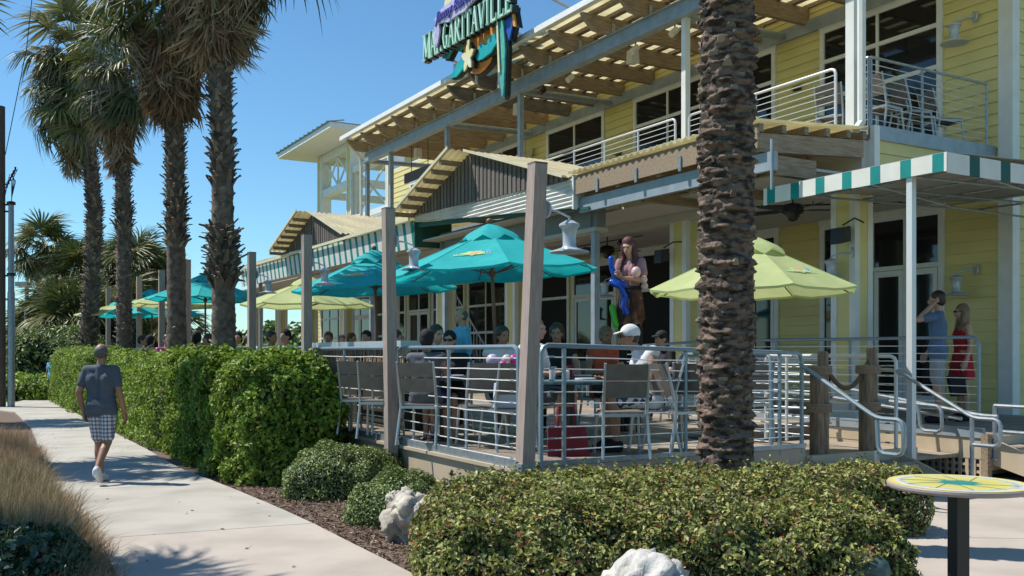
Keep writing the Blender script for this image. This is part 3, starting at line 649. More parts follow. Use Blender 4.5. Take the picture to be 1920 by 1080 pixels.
deck.part('fascia_board', G().box(6.5, 10.5, -.39, -.36, .16, ZD - .01), TAN); deck.part('corner_post', G().box(6.44, 6.53, -.43, -.34, 0, ZD + .02), WOOD)
def lattice(p0, p1, z0, z1, axis, off):
    """vertical and horizontal laths, p0..p1 along axis"""
    x = p0
    while x < p1:
        g = G(); (g.box(off, off + .012, x, x + .045, z0, z1) if axis == 'a' else g.box(x, x + .045, off, off + .012, z0, z1)); deck.part('lath', g, TAN); x += .098
    z = z0 + .03
    while z < z1:
        g = G(); (g.box(off + .012, off + .022, p0, p1, z, z + .035) if axis == 'a' else g.box(p0, p1, off + .012, off + .022, z, z + .035)); deck.part('lath', g, TAN); z += .085
lattice(-.34, 3.4, 0, .30, 'a', 6.475); lattice(0.05, 3.2, 0, .16, 'a', -.02)
single('under_deck_shade', G().box(6.7, 6.8, -.3, 4, 0, .28), SHADEBLK, frame=True, kind='structure')  # near-black slab standing in for the shade behind the lattice
# low ramp floor between the front deck and the raised landing
ramp = Thing('ramp_floor', None, None, org=(0, 0, 0), kind='structure')
for i in range(14): ramp.part('plank', G().box(3.68 + i * .2, 3.875 + i * .2, 0, 2.39, .30, .345), PLANK)
ramp.part('edge_board', G().box(3.66, 5.6, -.05, 0, .12, .47), TAN)
# steps towards the pavement: four treads in front of the landing and of the ramp
def steps(label, b0, b1, a0, n, z0, grp):
    t = Thing('steps', label, 'steps', org=((b0 + b1) / 2, a0, 0), group=grp)
    for i in range(n): t.part('tread', G().box(b0, b1, a0 - .30 * (i + 1), a0 - .30 * i + .02, z0 - .15 * (i + 1) - .04, z0 - .15 * (i + 1)), PLANK)
    for b in (b0 - .045, b1):
        t.part('stringer', G().prism([(b, a0, z0 - .05), (b, a0, z0 - .38), (b, a0 - .30 * n + .25, 0), (b, a0 - .30 * n - .08, 0), (b, a0 - .30 * n - .08, .10)], (.045, 0, 0)), TAN)
    for i in range(n): t.part('riser', G().box(b0, b1, a0 - .30 * i - .02, a0 - .30 * i, z0 - .15 * (i + 1) - .0, z0 - .15 * i - .03), TAN)
steps('plank steps beside the rope-bound pilings, partly behind the hedge', 3.72, 5.2, -.05, 3, .50, 'plank steps'); steps('plank steps at the right edge going down from the landing', 6.6, 8.6, -.40, 4, .62, 'plank steps')

# ================================================================ RESTAURANT BUILDING
B = Thing('restaurant', 'yellow clapboard two-storey restaurant with white trim and upper balcony', 'building', org=(10.5, 1.8, 0))
BW = 10.5
rows_b = [0]
def siding(a0, a1, z0, z1, holes, off=BW, m=YEL, ind=True, cap=260, pitch=.195):
    z = z0; far = G()
    while z < z1 - .02:
        zt = min(z + pitch, z1); segs = [(a0, a1)]
        for h in holes:
            if h[2] < zt - .01 and h[3] > z + .01:
                segs = [q for s in segs for q in ((s[0], min(s[1], h[0])), (max(s[0], h[1]), s[1])) if q[1] - q[0] > .03]
        for s in segs:
            g = far if (s[0] > 12 or not ind or rows_b[0] >= cap) else G()
            g.prism([(off, s[0], z), (off - .022, s[0], z), (off - .006, s[0], zt - .004), (off, s[0], zt - .004)], (0, s[1] - s[0], 0))
            if g is not far: rows_b[0] += 1; B.part('siding_board', g, m)
        z += pitch
    if far.v: B.part('siding_course', far, m, kind='stuff')
UW = [(3.04, 5.81), (7.02, 8.5), (9.25, 11.96), (13.25, 16.16), (17.4, 20.3), (23.2, 26.0)]
holesU = [(a, b, 5.12, 8.20) for a, b in UW]
siding(1.8, 27.8, 5.1, 8.95, holesU)
B.part('wall', G().box(BW + .002, BW + 6, 1.802, 27.8, 0, 8.93), YEL); 
LW = [(3.01, 4.62, .64, 4.22, 'door'), (4.95, 5.81, .64, 4.22, 'win'), (6.94, 8.6, .64, 4.22, 'door'), (8.9, 9.9, .64, 4.1, 'win'), (10.2, 12.5, .64, 4.2, 'open'), (12.7, 14.8, .64, 4.1, 'door'), (14.95, 17.2, .64, 4.1, 'open'), (17.35, 21.2, .64, 4.1, 'big'), (21.4, 24.0, .64, 4.1, 'big'), (24.2, 26.2, .64, 4.1, 'door'), (26.4, 29.6, .64, 4.1, 'big'), (30.0, 32.6, .64, 4.1, 'door'), (32.9, 36.4, .64, 4.1, 'big')]
siding(1.8, 37.4, .64, 4.35, [h[:4] for h in LW])
B.part('wall', G().box(BW + .002, BW + 4, 27.81, 37.4, 0, 4.9), YEL)
# side wall towards the pavement, with corner trim
g = G(); z = 0.6
while z < 8.9: g.prism([(10.62, 1.8, z), (10.62, 1.778, z), (10.62, 1.794, z + .19), (10.62, 1.8, z + .19)], (6, 0, 0)); z += .195
B.part('siding_course', g, YEL, kind='stuff')
B.part('corner_trim', G().box(BW - .035, BW + .16, 1.745, 1.80, .6, 8.95), WHT); B.part('corner_trim', G().box(BW - .035, BW - .002, 1.802, 2.0, .6, 8.95), WHT)
B.part('wall', G().box(BW, BW + 6, 1.82, 27.8, 8.95, 9.0), WHT)
B.part('steel_band', G().box(BW - .10, BW - .025, 2.0, 21.2, 8.20, 8.46), BEAM)
def window(a0, a1, z0, z1, kind='win', mull=None, trans=None, off=BW, fr=.11):
    f = G(); o0, o1 = off - .06, off + .03
    f.box(o0, o1, a0, a0 + fr, z0, z1); f.box(o0, o1, a1 - fr, a1, z0, z1); f.box(o0 - .015, o1, a0 - .02, a1 + .02, z1 - .01, z1 + .13); f.box(o0, o1, a0 + fr, a1 - fr, z0, z0 + (.12 if kind != 'open' else .02)); f.box(o0, o1, a0 + fr, a1 - fr, z1 - fr, z1 - .012)
    n = B.part('window_frame', f, WHT)
    for mu in (mull or []): B.part('mullion', G().box(o0 + .01, o1 - .005, mu - .03, mu + .03, z0 + .12, z1 - fr), WHT, parent=n)
    for tz in (trans or []): B.part('transom_bar', G().box(o0 + .006, o1 - .008, a0 + fr, a1 - fr, tz - .04, tz + .04), WHT, parent=n)
    xs = [a0 + fr] + (mull or []) + [a1 - fr]
    for s, e in zip(xs, xs[1:]): B.part('pane', G().box(off - .022, off - .012, s, e, z0 + .03, z1 - fr), GLASS if kind != 'open' else SHADEBLK, parent=n)  # open bays: near-black sheet stands in for the unlit, unbuilt room
    return n
for a0, a1 in UW: window(a0, a1, 5.12, 8.19, mull=[(a0 + a1) / 2] if a1 - a0 > 2 else [], trans=[7.45] if a0 != 3.04 else [6.75, 7.5])
for a0, a1, z0, z1, k in LW:
    if k == 'door':
        m = (a0 + a1) / 2; window(a0, a1, z0, z1, k, mull=[m], trans=[3.22])
        for s, e in ((a0 + .13, m - .04), (m + .04, a1 - .13)):
            d = G(); d.box(BW - .05, BW - .025, s, s + .09, z0 + .02, 3.17); d.box(BW - .05, BW - .025, e - .09, e, z0 + .02, 3.17); d.box(BW - .05, BW - .025, s + .09, e - .09, z0 + .02, z0 + .22); d.box(BW - .05, BW - .025, s + .09, e - .09, 3.06, 3.17)
            dd = B.part('door', d, WHT); B.part('door_handle', G().tube([(BW - .06, e - .045, 1.6), (BW - .10, e - .045, 1.6), (BW - .10, e - .045, 1.85), (BW - .06, e - .045, 1.85)], .012, 6), BLACKM, parent=dd)
    elif k == 'big': window(a0, a1, z0, z1, k, mull=[a0 + (a1 - a0) / 3, a0 + (a1 - a0) * 2 / 3], trans=[2.3, 3.2])
    else: window(a0, a1, z0, z1, k, trans=[3.22])
# balcony slab, porch ceiling and columns
B.part('balcony_floor', G().box(7.42, BW - .03, 2.1, 27.6, 4.92, 5.08), PLANK); B.part('balcony_channel', G().box(7.36, 7.42, 2.08, 27.6, 4.90, 5.12), BEAM); B.part('balcony_channel', G().box(7.425, BW - .04, 2.04, 2.10, 4.90, 5.12), BEAM)
for i in range(3):
    z = 4.32 + i * .195; B.part('siding_board', G().prism([(7.46, 2.1, z), (7.46, 2.075, z), (7.46, 2.09, z + .19), (7.46, 2.1, z + .19)], (3.0, 0, 0)), YEL)
B.part('porch_ceiling', G().box(6.0, BW - .03, 2.1, 37, 4.30, 4.34), CEIL)
B.part('porch_beam', G().box(7.22, 7.46, 2.12, 37, 4.34, 4.88), CEIL); B.part('porch_beam', G().box(7.18, 7.5, 2.12, 37, 4.14, 4.295), CEIL)
B.part('corner_trim', G().box(7.36, 7.48, 2.0, 2.12, 4.14, 5.1), WHT)
def column(a, b=7.45, w=.44):
    core = B.part('column', G().box(b - .19, b + .19, a - w / 2, a + w / 2, ZD, 4.14), YEL)
    for s in (-1, 1):
        for q in (-1, 1):
            c = a + s * (w / 2 - .04); d = b + q * .15; B.part('column_trim', G().box(d - .055, d + .055, c - .055, c + .055, ZD, 4.138), WHT, parent=core)
    B.part('column_base', G().box(b - .22, b + .22, a - w / 2 - .05, a + w / 2 + .05, ZD, ZD + .25), WHT, parent=core)
for a in (2.50, 6.42, 12.8, 16.8, 20.8, 24.8, 28.8, 32.8, 36.6): column(a)

# wall lamps, upper and lower
def barn_lamp(label, pos, d, grp, s=1.0, arm=.42, mast=None):
    """lamp on a gooseneck: pos = (b, a, z) of the mounting disc, d = direction (b, a) the arm reaches"""
    t = Thing('barn_lamp', label, 'lamp', org=pos, group=grp); d = Vector((d[0], d[1], 0)).normalized(); p = Vector(pos)
    t.part('mounting_disc', G().tube([p, p + d * .03 * s], .11 * s, 16), LAMPM, smooth=True)
    e = p + d * arm * s + Vector((0, 0, -.06 * s))
    t.part('arm', G().tube([p + d * .02, p + d * arm * .5 * s, e, e + Vector((0, 0, -.08 * s))], .016 * s, 8), LAMPM, smooth=True)
    c = tuple(e + Vector((0, 0, -.40 * s)))
    t.part('housing', G().lathe([(.02 * s, .36 * s), (.05 * s, .355 * s), (.13 * s, .31 * s), (.135 * s, .285 * s), (.10 * s, .25 * s), (.088 * s, .18 * s), (.085 * s, .04 * s), (.11 * s, .0)], c, 16), LAMPM, smooth=True)
    t.part('shade', G().lathe([(.09 * s, .012), (.15 * s, -.005 * s), (.25 * s, -.035 * s), (.255 * s, -.05 * s), (.24 * s, -.045 * s), (.10 * s, -.01 * s)], c, 20), LAMPM, smooth=True); return t
WL = 'lamps on the restaurant wall'
barn_lamp('grey barn lamp on the upper wall at the right corner', (BW - .03, 2.42, 7.42), (-1, .6), WL, .90, .40)
barn_lamp('grey barn lamp on the wall right of the ground floor doors', (BW - .03, 2.40, 3.06), (-1, .6), WL, .85, .40)
barn_lamp('grey barn lamp beside the column under the striped awning', (7.24, 2.30, 3.18), (-1, 1.2), WL, .8, .40)
barn_lamp('small barn lamp on the upper wall between the second window and the wide corner window', (BW - .03, 6.2, 6.0), (-1, .6), WL, .85, .35)
barn_lamp('small barn lamp on the upper wall under the roof beams left of the middle post', (BW - .1, 16.9, 7.7), (-1, .6), WL, 1.3, .35)
barn_lamp('barn lamp hanging by the porch column behind the standing girl', (7.24, 8.3, 3.2), (-1, .6), WL, .8, .35)
barn_lamp('barn lamp on the porch wall seen over the man in the light blue shirt', (8.0, 17.2, 3.2), (-1, .6), WL, 1.0, .35)
# small upper wall fittings
for a, z, lab in ((6.42, 7.15, 'small brown wall fixture above the lamp right of the thick trunk'), (12.6, 6.9, 'small brown wall fixture between the third and fourth upper windows')):
    t = Thing('wall_fixture', lab, 'wall fixture', org=(BW - .05, a, z), group='small fixtures on the upper wall'); t.part('back_plate', G().box(BW - .05, BW - .02, a - .1, a + .1, z - .05, z + .06), BLACKM); t.part('hood', G().prism([(BW - .05, a - .12, z + .05), (BW - .17, a - .12, z - .02), (BW - .05, a - .12, z - .02)], (0, .24, 0)), WOOD)
# speakers on curved brackets
def speaker(label, pos, br):
    t = Thing('speaker', label, 'speaker', org=pos, group='black speakers under the porch'); b, a, z = pos
    t.part('cabinet', G().prism([(b - .10, a - .10, z - .15), (b + .10, a - .12, z - .10), (b + .09, a - .12, z + .13), (b - .08, a - .09, z + .10)], (0, .21, 0)), BLACKM)
    t.part('bracket', G().tube([(b + .05, a, z + .15), (b + .2, a - .1, z + .26), br], .014, 6), BLACKM, smooth=True)
speaker('black speaker on the column right of the thick trunk', (7.05, 2.38, 3.45), (7.24, 2.1, 3.62)); speaker('black speaker on the porch column left of the thick trunk', (7.0, 6.6, 3.5), (7.25, 6.3, 3.75))
# ceiling fans
def fan(label, b, a):
    t = Thing('ceiling_fan', label, 'ceiling fan', org=(b, a, 4.3), group='black ceiling fans under the porch')
    t.part('rod', G().lathe([(.09, 0), (.03, -.08), (.015, -.12), (.015, -.28)], (b, a, 4.3), 10), BLACKM)
    t.part('motor', G().lathe([(.03, -.26), (.14, -.29), (.17, -.34), (.17, -.42), (.10, -.46), (.07, -.54), (.02, -.56)], (b, a, 4.3), 16), BLACKM, smooth=True)
    for k in range(5):
        an = k * 2 * math.pi / 5 + a; d = Vector((math.cos(an), math.sin(an), 0)); s = Vector((-d.y, d.x, 0)); c = Vector((b, a, 3.91))
        t.part('blade', G().prism([c + d * .16 - s * .03, c + d * .3 - s * .07 - Vector((0, 0, .01)), c + d * .74 - s * .075 - Vector((0, 0, .01)), c + d * .76 + s * .06 + Vector((0, 0, .02)), c + d * .3 + s * .06 + Vector((0, 0, .02)), c + d * .16 + s * .03], (0, 0, .012)), BLACKM)
fan('black ceiling fan between the thick trunk and the white column', 6.9, 3.2); fan('black ceiling fan above the standing girl', 7.9, 9.6); fan('dark ceiling fan far back under the porch', 8.5, 14.5)
for (p, q, lab) in [((6.7, 4.5, 4.12), (8.8, 2.6, 4.12), 'thin black conduit along the porch ceiling near the right fan'), ((7.8, 12, 4.1), (7.8, 8.2, 4.1), 'thin black conduit along the porch ceiling above the girl')]:
    t = Thing('conduit', lab, 'pipe', org=p, group='conduits under the porch ceiling'); t.part('pipe', G().tube([p, q], .015, 6), BLACKM); m_ = (Vector(p) + Vector(q)) / 2; t.part('hanger', G().tube([m_, m_ + Vector((0, 0, .19))], .008, 5), BLACKM)
    for f in (.1, .8): e = Vector(p).lerp(Vector(q), f); t.part('spotlight', G().tube([e + Vector((0, 0, -.05)), e + Vector((-.08, -.02, -.1))], .05, 8), BLACKM)
# external staircase seen under the umbrella: slanting white balusters
t = Thing('staircase', 'slanting staircase with thin pale slats behind the second turquoise umbrella', 'staircase', org=(9, 18, ZD))
t.part('stringer', G().beam((9.0, 19.9, 3.4), (9.0, 17.2, 1.0), .06, .30), BLACKM); t.part('handrail', G().tube([(8.9, 19.9, 4.2), (8.9, 17.2, 1.9)], .025, 8), WHC)
for k in range(12): y = 19.7 - k * .2; t.part('slat', G().beam((8.94, y, 3.4 - (19.9 - y) * .889 + .10), (8.94, y, 3.4 - (19.9 - y) * .889 + .78), .02, .012), WHC)

# ================================================================ UPPER PERGOLA
Pg = Thing('pergola', 'long timber roof pergola over the upper balcony with pale roof panels', 'pergola', org=(7.4, 12, 5.1))
A1 = 22.75; rafts = [22.42 - 1.25 * i for i in range(18)]
for i, a in enumerate(rafts):
    z1, z0 = 8.72, 8.38
    poly = [(6.55, a, z1), (6.62, a, z1 - .12), (6.85, a, z0 + .02), (7.0, a, z0), (BW - .03, a, z0), (BW - .03, a, z1)]
    Pg.part('rafter', G().prism([(p[0], p[1] - .055, p[2]) for p in poly], (0, .11, 0)), GREYW if i in (6, 7) else WOOD)
    Pg.part('bracket', G().box(7.30, 7.38, a - .075, a - .058, 8.10, 8.60), GALV)
for j in range(9):
    b = 6.80 + j * .455; Pg.part('purlin', G().box(b, b + .13, .6, A1 + .1, 8.724, 8.80), WOOD)
for j in range(18):
    a = 22.42 - 1.25 * j; Pg.part('roof_panel', G().box(6.62, BW - .04, a - 1.24, a - .0, 8.805, 8.82), ROOFP)
Pg.part('gutter', G().prism([(6.48, .5, 8.78), (6.50, .5, 8.92), (6.62, .5, 8.92), (6.60, .5, 8.78)], (0, A1 - .3, 0)), WHT)
Pg.part('steel_beam', G().box(7.30, 7.36, .6, A1, 8.08, 8.375), BEAM); Pg.part('beam_flange', G().box(7.24, 7.46, .6, A1, 8.055, 8.078), BEAM); Pg.part('beam_flange', G().box(7.24, 7.29, .6, A1, 8.352, 8.376), BEAM)
for a in (22.75, 16.64, 12.57, 6.45): Pg.part('cross_beam', G().tube([(7.45, a + .3, 8.22), (BW - .1, a + .3, 8.30)], .085, 10), BEAM)
for a in (22.75, 20.7, 16.64, 12.57, 6.39):
    Pg.part('post', G().box(7.36, 7.48, a - .06, a + .06, 5.1, 8.06), WHT if a == 6.39 else BEAM)
Pg.part('post', G().box(7.33, 7.49, 2.36, 2.52, 5.1, 8.06), WHT); dp = Pg.part('downspout', G().tube([(6.6, 2.1, 8.75), (7.1, 2.12, 8.3), (7.24, 2.14, 8.0), (7.24, 2.14, 5.15), (7.12, 2.14, 5.02)], .065, 8), WHT)
Pg.part('downspout', G().tube([(6.62, 22.5, 8.75), (6.8, 22.7, 8.55), (7.2, 22.9, 8.30), (7.25, 22.9, 8.0), (7.25, 22.9, 4.9)], .055, 8), WHT)
for a, z in ((14.2, 8.3), (20.6, 8.28), (9.2, 8.35)):
    t = Thing('speaker_box', {14.2: 'small white box speaker hanging mid pergola', 20.6: 'small white box hanging at the far end of the pergola', 9.2: 'white box speaker on the third rafter near the sign'}[a], 'speaker', org=(8.3, a, z), group='white boxes under the pergola')
    t.part('cabinet', G().prism([(8.2, a - .1, z - .3), (8.42, a - .1, z - .28), (8.40, a - .1, z), (8.22, a - .1, z)], (0, .2, 0)), WHT); t.part('bracket', G().tube([(8.3, a, z), (8.3, a, z + .10)], .015, 6), BLACKM)
for i, a in enumerate((11.2, 12.45, 8.7, 7.4)):
    t = Thing('pergola_floodlight', ['round white floodlight left of the box speaker under the pergola', 'black spotlight beside the middle post', 'pale floodlight on the second near rafter', 'pale floodlight nearest the thick trunk'][i], 'light', org=(8.0, a, 8.3), group='floodlights under the pergola')
    t.part('bracket', G().tube([(8.0, a, 8.4), (8.0, a, 8.25)], .015, 6), BLACKM); t.part('housing', G().tube([(8.05, a, 8.25), (7.9, a, 8.12)], .07, 10), WHT if i != 1 else BLACKM)
t = Thing('hanging_sign', 'dark brown board hanging on two rods under the far end of the pergola', 'sign', org=(7.6, 18.6, 7.6))
t.part('board', G().box(7.56, 7.62, 18.0, 20.0, 6.98, 7.28), mat('dark_brown_board', (0.06, 0.025, 0.018), .6)); [t.part('rod', G().tube([(7.59, a, 7.28), (7.59, a, 8.06)], .012, 6), BLACKM) for a in (18.3, 19.5)]

# balcony railings
def railing(label, pts, ztop, z0, posts, ncab, grp, mtop=RAILM, mcab=CABLE, r=.024, zs=None, corner=.08, cr=.0062, name='railing', sag=True):
    """pts: two (b, a) ends; ztop at both ends; posts: fractions"""
    p, q = [Vector((x[0], x[1], 0)) for x in pts]; zt = ztop if isinstance(ztop, tuple) else (ztop, ztop); d = (q - p).normalized(); L = (q - p).length
    t = Thing(name, label, 'railing', org=(p.x, p.y, z0), group=grp)
    P = [Vector((p.x, p.y, z0)), Vector((p.x, p.y, zt[0] - corner)), Vector((p.x, p.y, zt[0] - corner * .3)) + d * corner * .3, Vector((p.x, p.y, zt[0])) + d * corner,
         Vector((q.x, q.y, zt[1])) - d * corner, Vector((q.x, q.y, zt[1] - corner * .3)) - d * corner * .3, Vector((q.x, q.y, zt[1] - corner)), Vector((q.x, q.y, z0))]
    t.part('top_rail', G().tube(P, r, 8), mtop, smooth=True)
    for f in posts:
        c = p.lerp(q, f); zz_ = zt[0] + (zt[1] - zt[0]) * f; t.part('post', G().tube([(c.x, c.y, z0), (c.x, c.y, zz_ - r)], r * .9, 8), mtop, smooth=True)
    rr = random.Random(int(L * 1000) + ncab)
    for k in range(ncab):
        f = (k + .9) / (ncab + .9); pp = []
        for j in range(9):
            x = j / 8; c = p.lerp(q, x); h = (zt[0] + (zt[1] - zt[0]) * x - z0); sg = -.012 * math.sin(math.pi * x) * rr.random() if sag else 0
            pp.append((c.x, c.y, z0 + h * f + sg))
        t.part('cable', G().tube(pp, cr, 5), mcab)
        for e, dd in ((p, d), (q, -d)):
            e_ = e + dd * .09; t.part('turnbuckle', G().tube([(e_.x, e_.y, z0 + (zt[0] - z0) * f), (e_.x + dd.x * .06, e_.y + dd.y * .06, z0 + (zt[0] - z0) * f)], cr * 1.9, 5), GALV) if L < 4 and r > .02 and ncab < 12 and z0 < 2 else None
    return t
BG = 'cable railings along the upper balcony'
railing('upper balcony railing ending beside the white corner post', [(7.34, 2.72), (7.34, 6.2)], 6.14, 5.12, [.5], 9, BG, WRAIL, WRAIL, cr=.008)
railing('corner railing closing the end of the upper balcony', [(7.40, 2.10), (10.3, 2.10)], 6.16, 5.12, [.42], 9, BG, GALV, WRAIL, cr=.007, corner=.02)
railing('short corner piece of balcony railing behind the white post', [(7.38, 2.12), (7.38, 2.3)], 6.16, 5.12, [], 9, BG, GALV, WRAIL, cr=.007, corner=.02)
railing('upper balcony railing just left of the thick trunk', [(7.34, 6.6), (7.34, 12.4)], 6.17, 5.12, [.2, .4, .6, .8], 9, BG, WRAIL, WRAIL, cr=.008)
railing('upper balcony railing behind the nearer gable', [(7.34, 12.7), (7.34, 16.5)], 6.17, 5.12, [.5], 9, BG, WRAIL, WRAIL, cr=.008)
railing('upper balcony railing between the two gables', [(7.34, 16.8), (7.34, 22.6)], 6.17, 5.12, [.33, .66], 9, BG, WRAIL, WRAIL, cr=.009)

# ================================================================ LOWER PERGOLA AND FRONT ROOFS
def corr(t, name, p00, p10, p01, pitch, amp, m, parent=None, th=.012):
    """corrugated sheet spanned by p00->p10 (across the ridges) and p00->p01 (along the ridges)"""
    p00, p10, p01 = Vector(p00), Vector(p10), Vector(p01); e = p10 - p00; f = p01 - p00; n = e.cross(f).normalized()
    N = max(2, int(e.length / pitch * 6)); g = G(); vs = []
    for i in range(N + 1):
        x = i / N; d = n * amp * math.sin(2 * math.pi * x * e.length / pitch); vs += [p00 + e * x + d, p00 + e * x + f + d, p00 + e * x + d - n * th, p00 + e * x + f + d - n * th]
    fs = []
    for i in range(N): k = 4 * i; fs += [(k, k + 4, k + 5, k + 1), (k + 2, k + 3, k + 7, k + 6), (k, k + 2, k + 6, k + 4), (k + 1, k + 5, k + 7, k + 3)]
    fs += [(0, 1, 3, 2), (4 * N, 4 * N + 2, 4 * N + 3, 4 * N + 1)]
    g.add(vs, fs); return t.part(name, g, m, parent=parent, smooth=True)
L = Thing('lower_pergola', 'lower timber pergola with cream corrugated sheets and a blue-grey steel beam', 'pergola', org=(5, 4, 4.2))
for i in range(4):
    a0 = 2.05 + i * 1.175; corr(L, 'corrugated_sheet', (4.94, a0, 4.90), (4.94, a0 + 1.175, 4.90), (7.30, a0, 5.06), .168, .032, CORR)
for j, b in enumerate((5.05, 5.5, 5.95, 6.4, 6.85, 7.2)): L.part('purlin', G().box(b, b + .08, 2.08, 6.6, 4.80 + (b - 5) * .066 - .06, 4.865 + (b - 5) * .066 - .005), WOOD)
for a in (2.12, 3.2, 4.3, 5.4, 6.45): L.part('rafter', G().prism([(5.05, a - .05, 4.46), (7.2, a - .05, 4.60), (7.2, a - .05, 4.86), (5.05, a - .05, 4.72)], (0, .10, 0)), WOOD)
L.part('rafter', G().prism([(5.2, 2.0, 4.42), (6.1, 2.0, 4.42), (6.1, 2.0, 4.15), (5.3, 2.0, 4.15)], (0, .12, 0)), WOOD)
for a in (3.7, 4.9): L.part('rafter', G().prism([(5.25, a, 4.38), (7.0, a, 4.42), (7.0, a, 4.16), (5.25, a, 4.16)], (0, .10, 0)), WOOD)
L.part('fascia_board', G().box(5.0, 5.045, 2.07, 6.6, 4.50, 4.80), WOOD); L.part('steel_beam', G().box(5.10, 5.18, 1.86, 6.62, 4.18, 4.44), BEAM); L.part('hanger_strap', G().box(5.06, 5.09, 1.86, 1.885, 3.9, 4.6), BEAM)
for a in (2.7, 3.7, 4.8, 5.9): L.part('bracket', G().box(4.975, 4.997, a - .03, a + .03, 4.445, 4.68), GALV)
L.part('flashing', G().beam((6.0, 6.62, 4.9), (5.0, 6.62, 4.78), .02, .05), WHT)

R = Thing('gabled_patio_roof', 'long front patio roof with two slatted gables and cream corrugated sheets', 'roof', org=(5, 14, 4.2))
# corrugated front band: bottom edge climbs to the left
g = G(); a0, a1 = 6.66, 13.6
def bandz(a): f = (a - a0) / (a1 - a0); return 4.27 + f * .55, 4.82 + f * .22
nz = 84; na = 24; vs = []; fs = []
for i in range(na + 1):
    a = a0 + (a1 - a0) * i / na; zb, zt = bandz(a)
    for k in range(nz + 1):
        z = 4.2 + (5.1 - 4.2) * k / nz; zc = min(max(z, zb), zt); vs.append((5.0 - .016 * math.sin(z * 2 * math.pi / .078), a, zc))
for i in range(na):
    for k in range(nz):
        q = i * (nz + 1) + k; fs.append((q, q + nz + 1, q + nz + 2, q + 1))
g.add(vs, fs); R.part('corrugated_band', g, CORW, smooth=True)
R.part('band_backing', G().prism([(5.03, a0, 4.28), (5.03, a0, 4.80), (5.03, a1, 5.02), (5.03, a1, 4.83)], (.05, 0, 0)), WHT)
R.part('end_trim', G().box(4.97, 5.08, a0 - .05, a0 - .003, 4.24, 4.86), WHT)
R.part('valance', G().prism([(5.06, a0 - .4, 4.20), (5.06, a1, 4.70), (5.06, a1, 4.82), (5.06, a0, 4.265), (5.06, a0 - .4, 4.25)], (.03, 0, 0)), DGREEN)
R.part('bulkhead', G().box(5.6, 5.8, a0 + .1, a1 - .2, 3.98, 4.55), mat('grey_bulkhead_paint', (0.20, 0.22, 0.235), .7, col2=(0.17, 0.19, 0.20), scale=2)); R.part('bulkhead_sill', G().box(5.55, 5.85, a0 + .1, a1 - .2, 3.90, 3.975), CEIL)
R.part('soffit', G().box(5.2, 6.0, a0, 30, 4.36, 4.40), CEIL)
def gable(ac, az, la, lz, ra, rz_, bf, bb, slats):
    """apex (ac, az), left foot, right foot, front edge bf, back edge bb"""
    bs = 5.0
    x = min(la, ra) + .0; n = 0; lo, hi = min(la, ra), max(la, ra); a = lo
    while a < hi - .05:
        f = (a + .03 - ra) / (ac - ra) if a < ac else (la - a - .03) / (la - ac); zt = (rz_ + (az - rz_) * f) if a < ac else (lz + (az - lz) * f)
        zb = rz_ + (lz - rz_) * (a - ra) / (la - ra) - .05
        if zt - zb > .06 and n < slats: R.part('slat', G().box(bs - .03 - .018 * (n % 2), bs, a, a + .068, zb, zt - .03), GREYW); n += 1
        a += .086
    R.part('gable_backing', G().prism([(bs + .01, ra, rz_), (bs + .01, ac, az - .03), (bs + .01, la, lz)], (.04, 0, 0)), BLACKM)
    # right slope (its top shows) and left slope (its underside shows)
    corr(R, 'corrugated_sheet', (bf + .38, ra, rz_ + .01), (bb, ra, rz_ + .01), (bf + .38, ac, az + .02), .16, .02, CORR)
    for s in range(7):
        f0, f1 = s / 7, (s + .95) / 7
        pa = lambda f: (la + (ac - la) * f, lz + (az - lz) * f + .02)
        (x0, z0), (x1, z1) = pa(f0), pa(f1)
        corr(R, 'corrugated_sheet', (bf, x0, z0), (bb, x0, z0), (bf, x1, z1), .16, .02, CORR)
        R.part('purlin', G().beam((bf + .02, x0, z0 - .075), (bb, x0, z0 - .075), .09, .10), WOOD)
    R.part('barge_board', G().beam((bf - .01, la, lz + .03), (bf - .01, ac, az + .05), .02, .07), CREAM); R.part('barge_board', G().beam((bf + .37, ra, rz_ + .0), (bf + .37, ac, az + .03), .02, .05), CREAM)
gable(10.65, 6.0, 13.6, 5.04, 6.75, 4.84, 4.45, 7.3, 90)
gable(21.2, 6.02, 24.2, 5.05, 18.2, 5.03, 4.45, 7.3, 80)
corr(R, 'corrugated_sheet', (4.9, 13.65, 4.92), (4.9, 18.3, 4.94), (7.3, 13.65, 5.10), .2, .018, CORR); corr(R, 'corrugated_sheet', (4.9, 24.2, 4.96), (4.9, 30.0, 4.98), (7.3, 24.2, 5.10), .2, .018, CORR)
R.part('eave_trim', G().box(4.86, 4.90, 13.65, 30, 4.86, 4.94), CREAM)
for a in (6.9, 13.2, 18.0, 23.5, 29.6): R.part('post', G().box(5.6, 5.72, a - .06, a + .06, ZD, 4.35), BEAM)
# striped valance of the left awning, stripe by stripe
W = Thing('striped_awning', 'long teal and white striped awning valance on the left', 'awning', org=(5, 20, 4.2))
a = 13.62; k = 0
while a < 30: w = .30 if k % 2 else .17; W.part('stripe', G().prism([(4.97, a, 4.86), (4.97, a + w, 4.86), (5.05, a + w, 4.22), (5.05, a, 4.22)], (.012, 0, 0)), WHF if k % 2 else TEAL); a += w; k += 1
W.part('frame_tube', G().tube([(5.02, 13.6, 4.86), (5.02, 30, 4.86)], .02, 6), GALV); W.part('return_panel', G().box(4.99, 6.0, 13.55, 13.6, 4.22, 4.84), DGREEN)
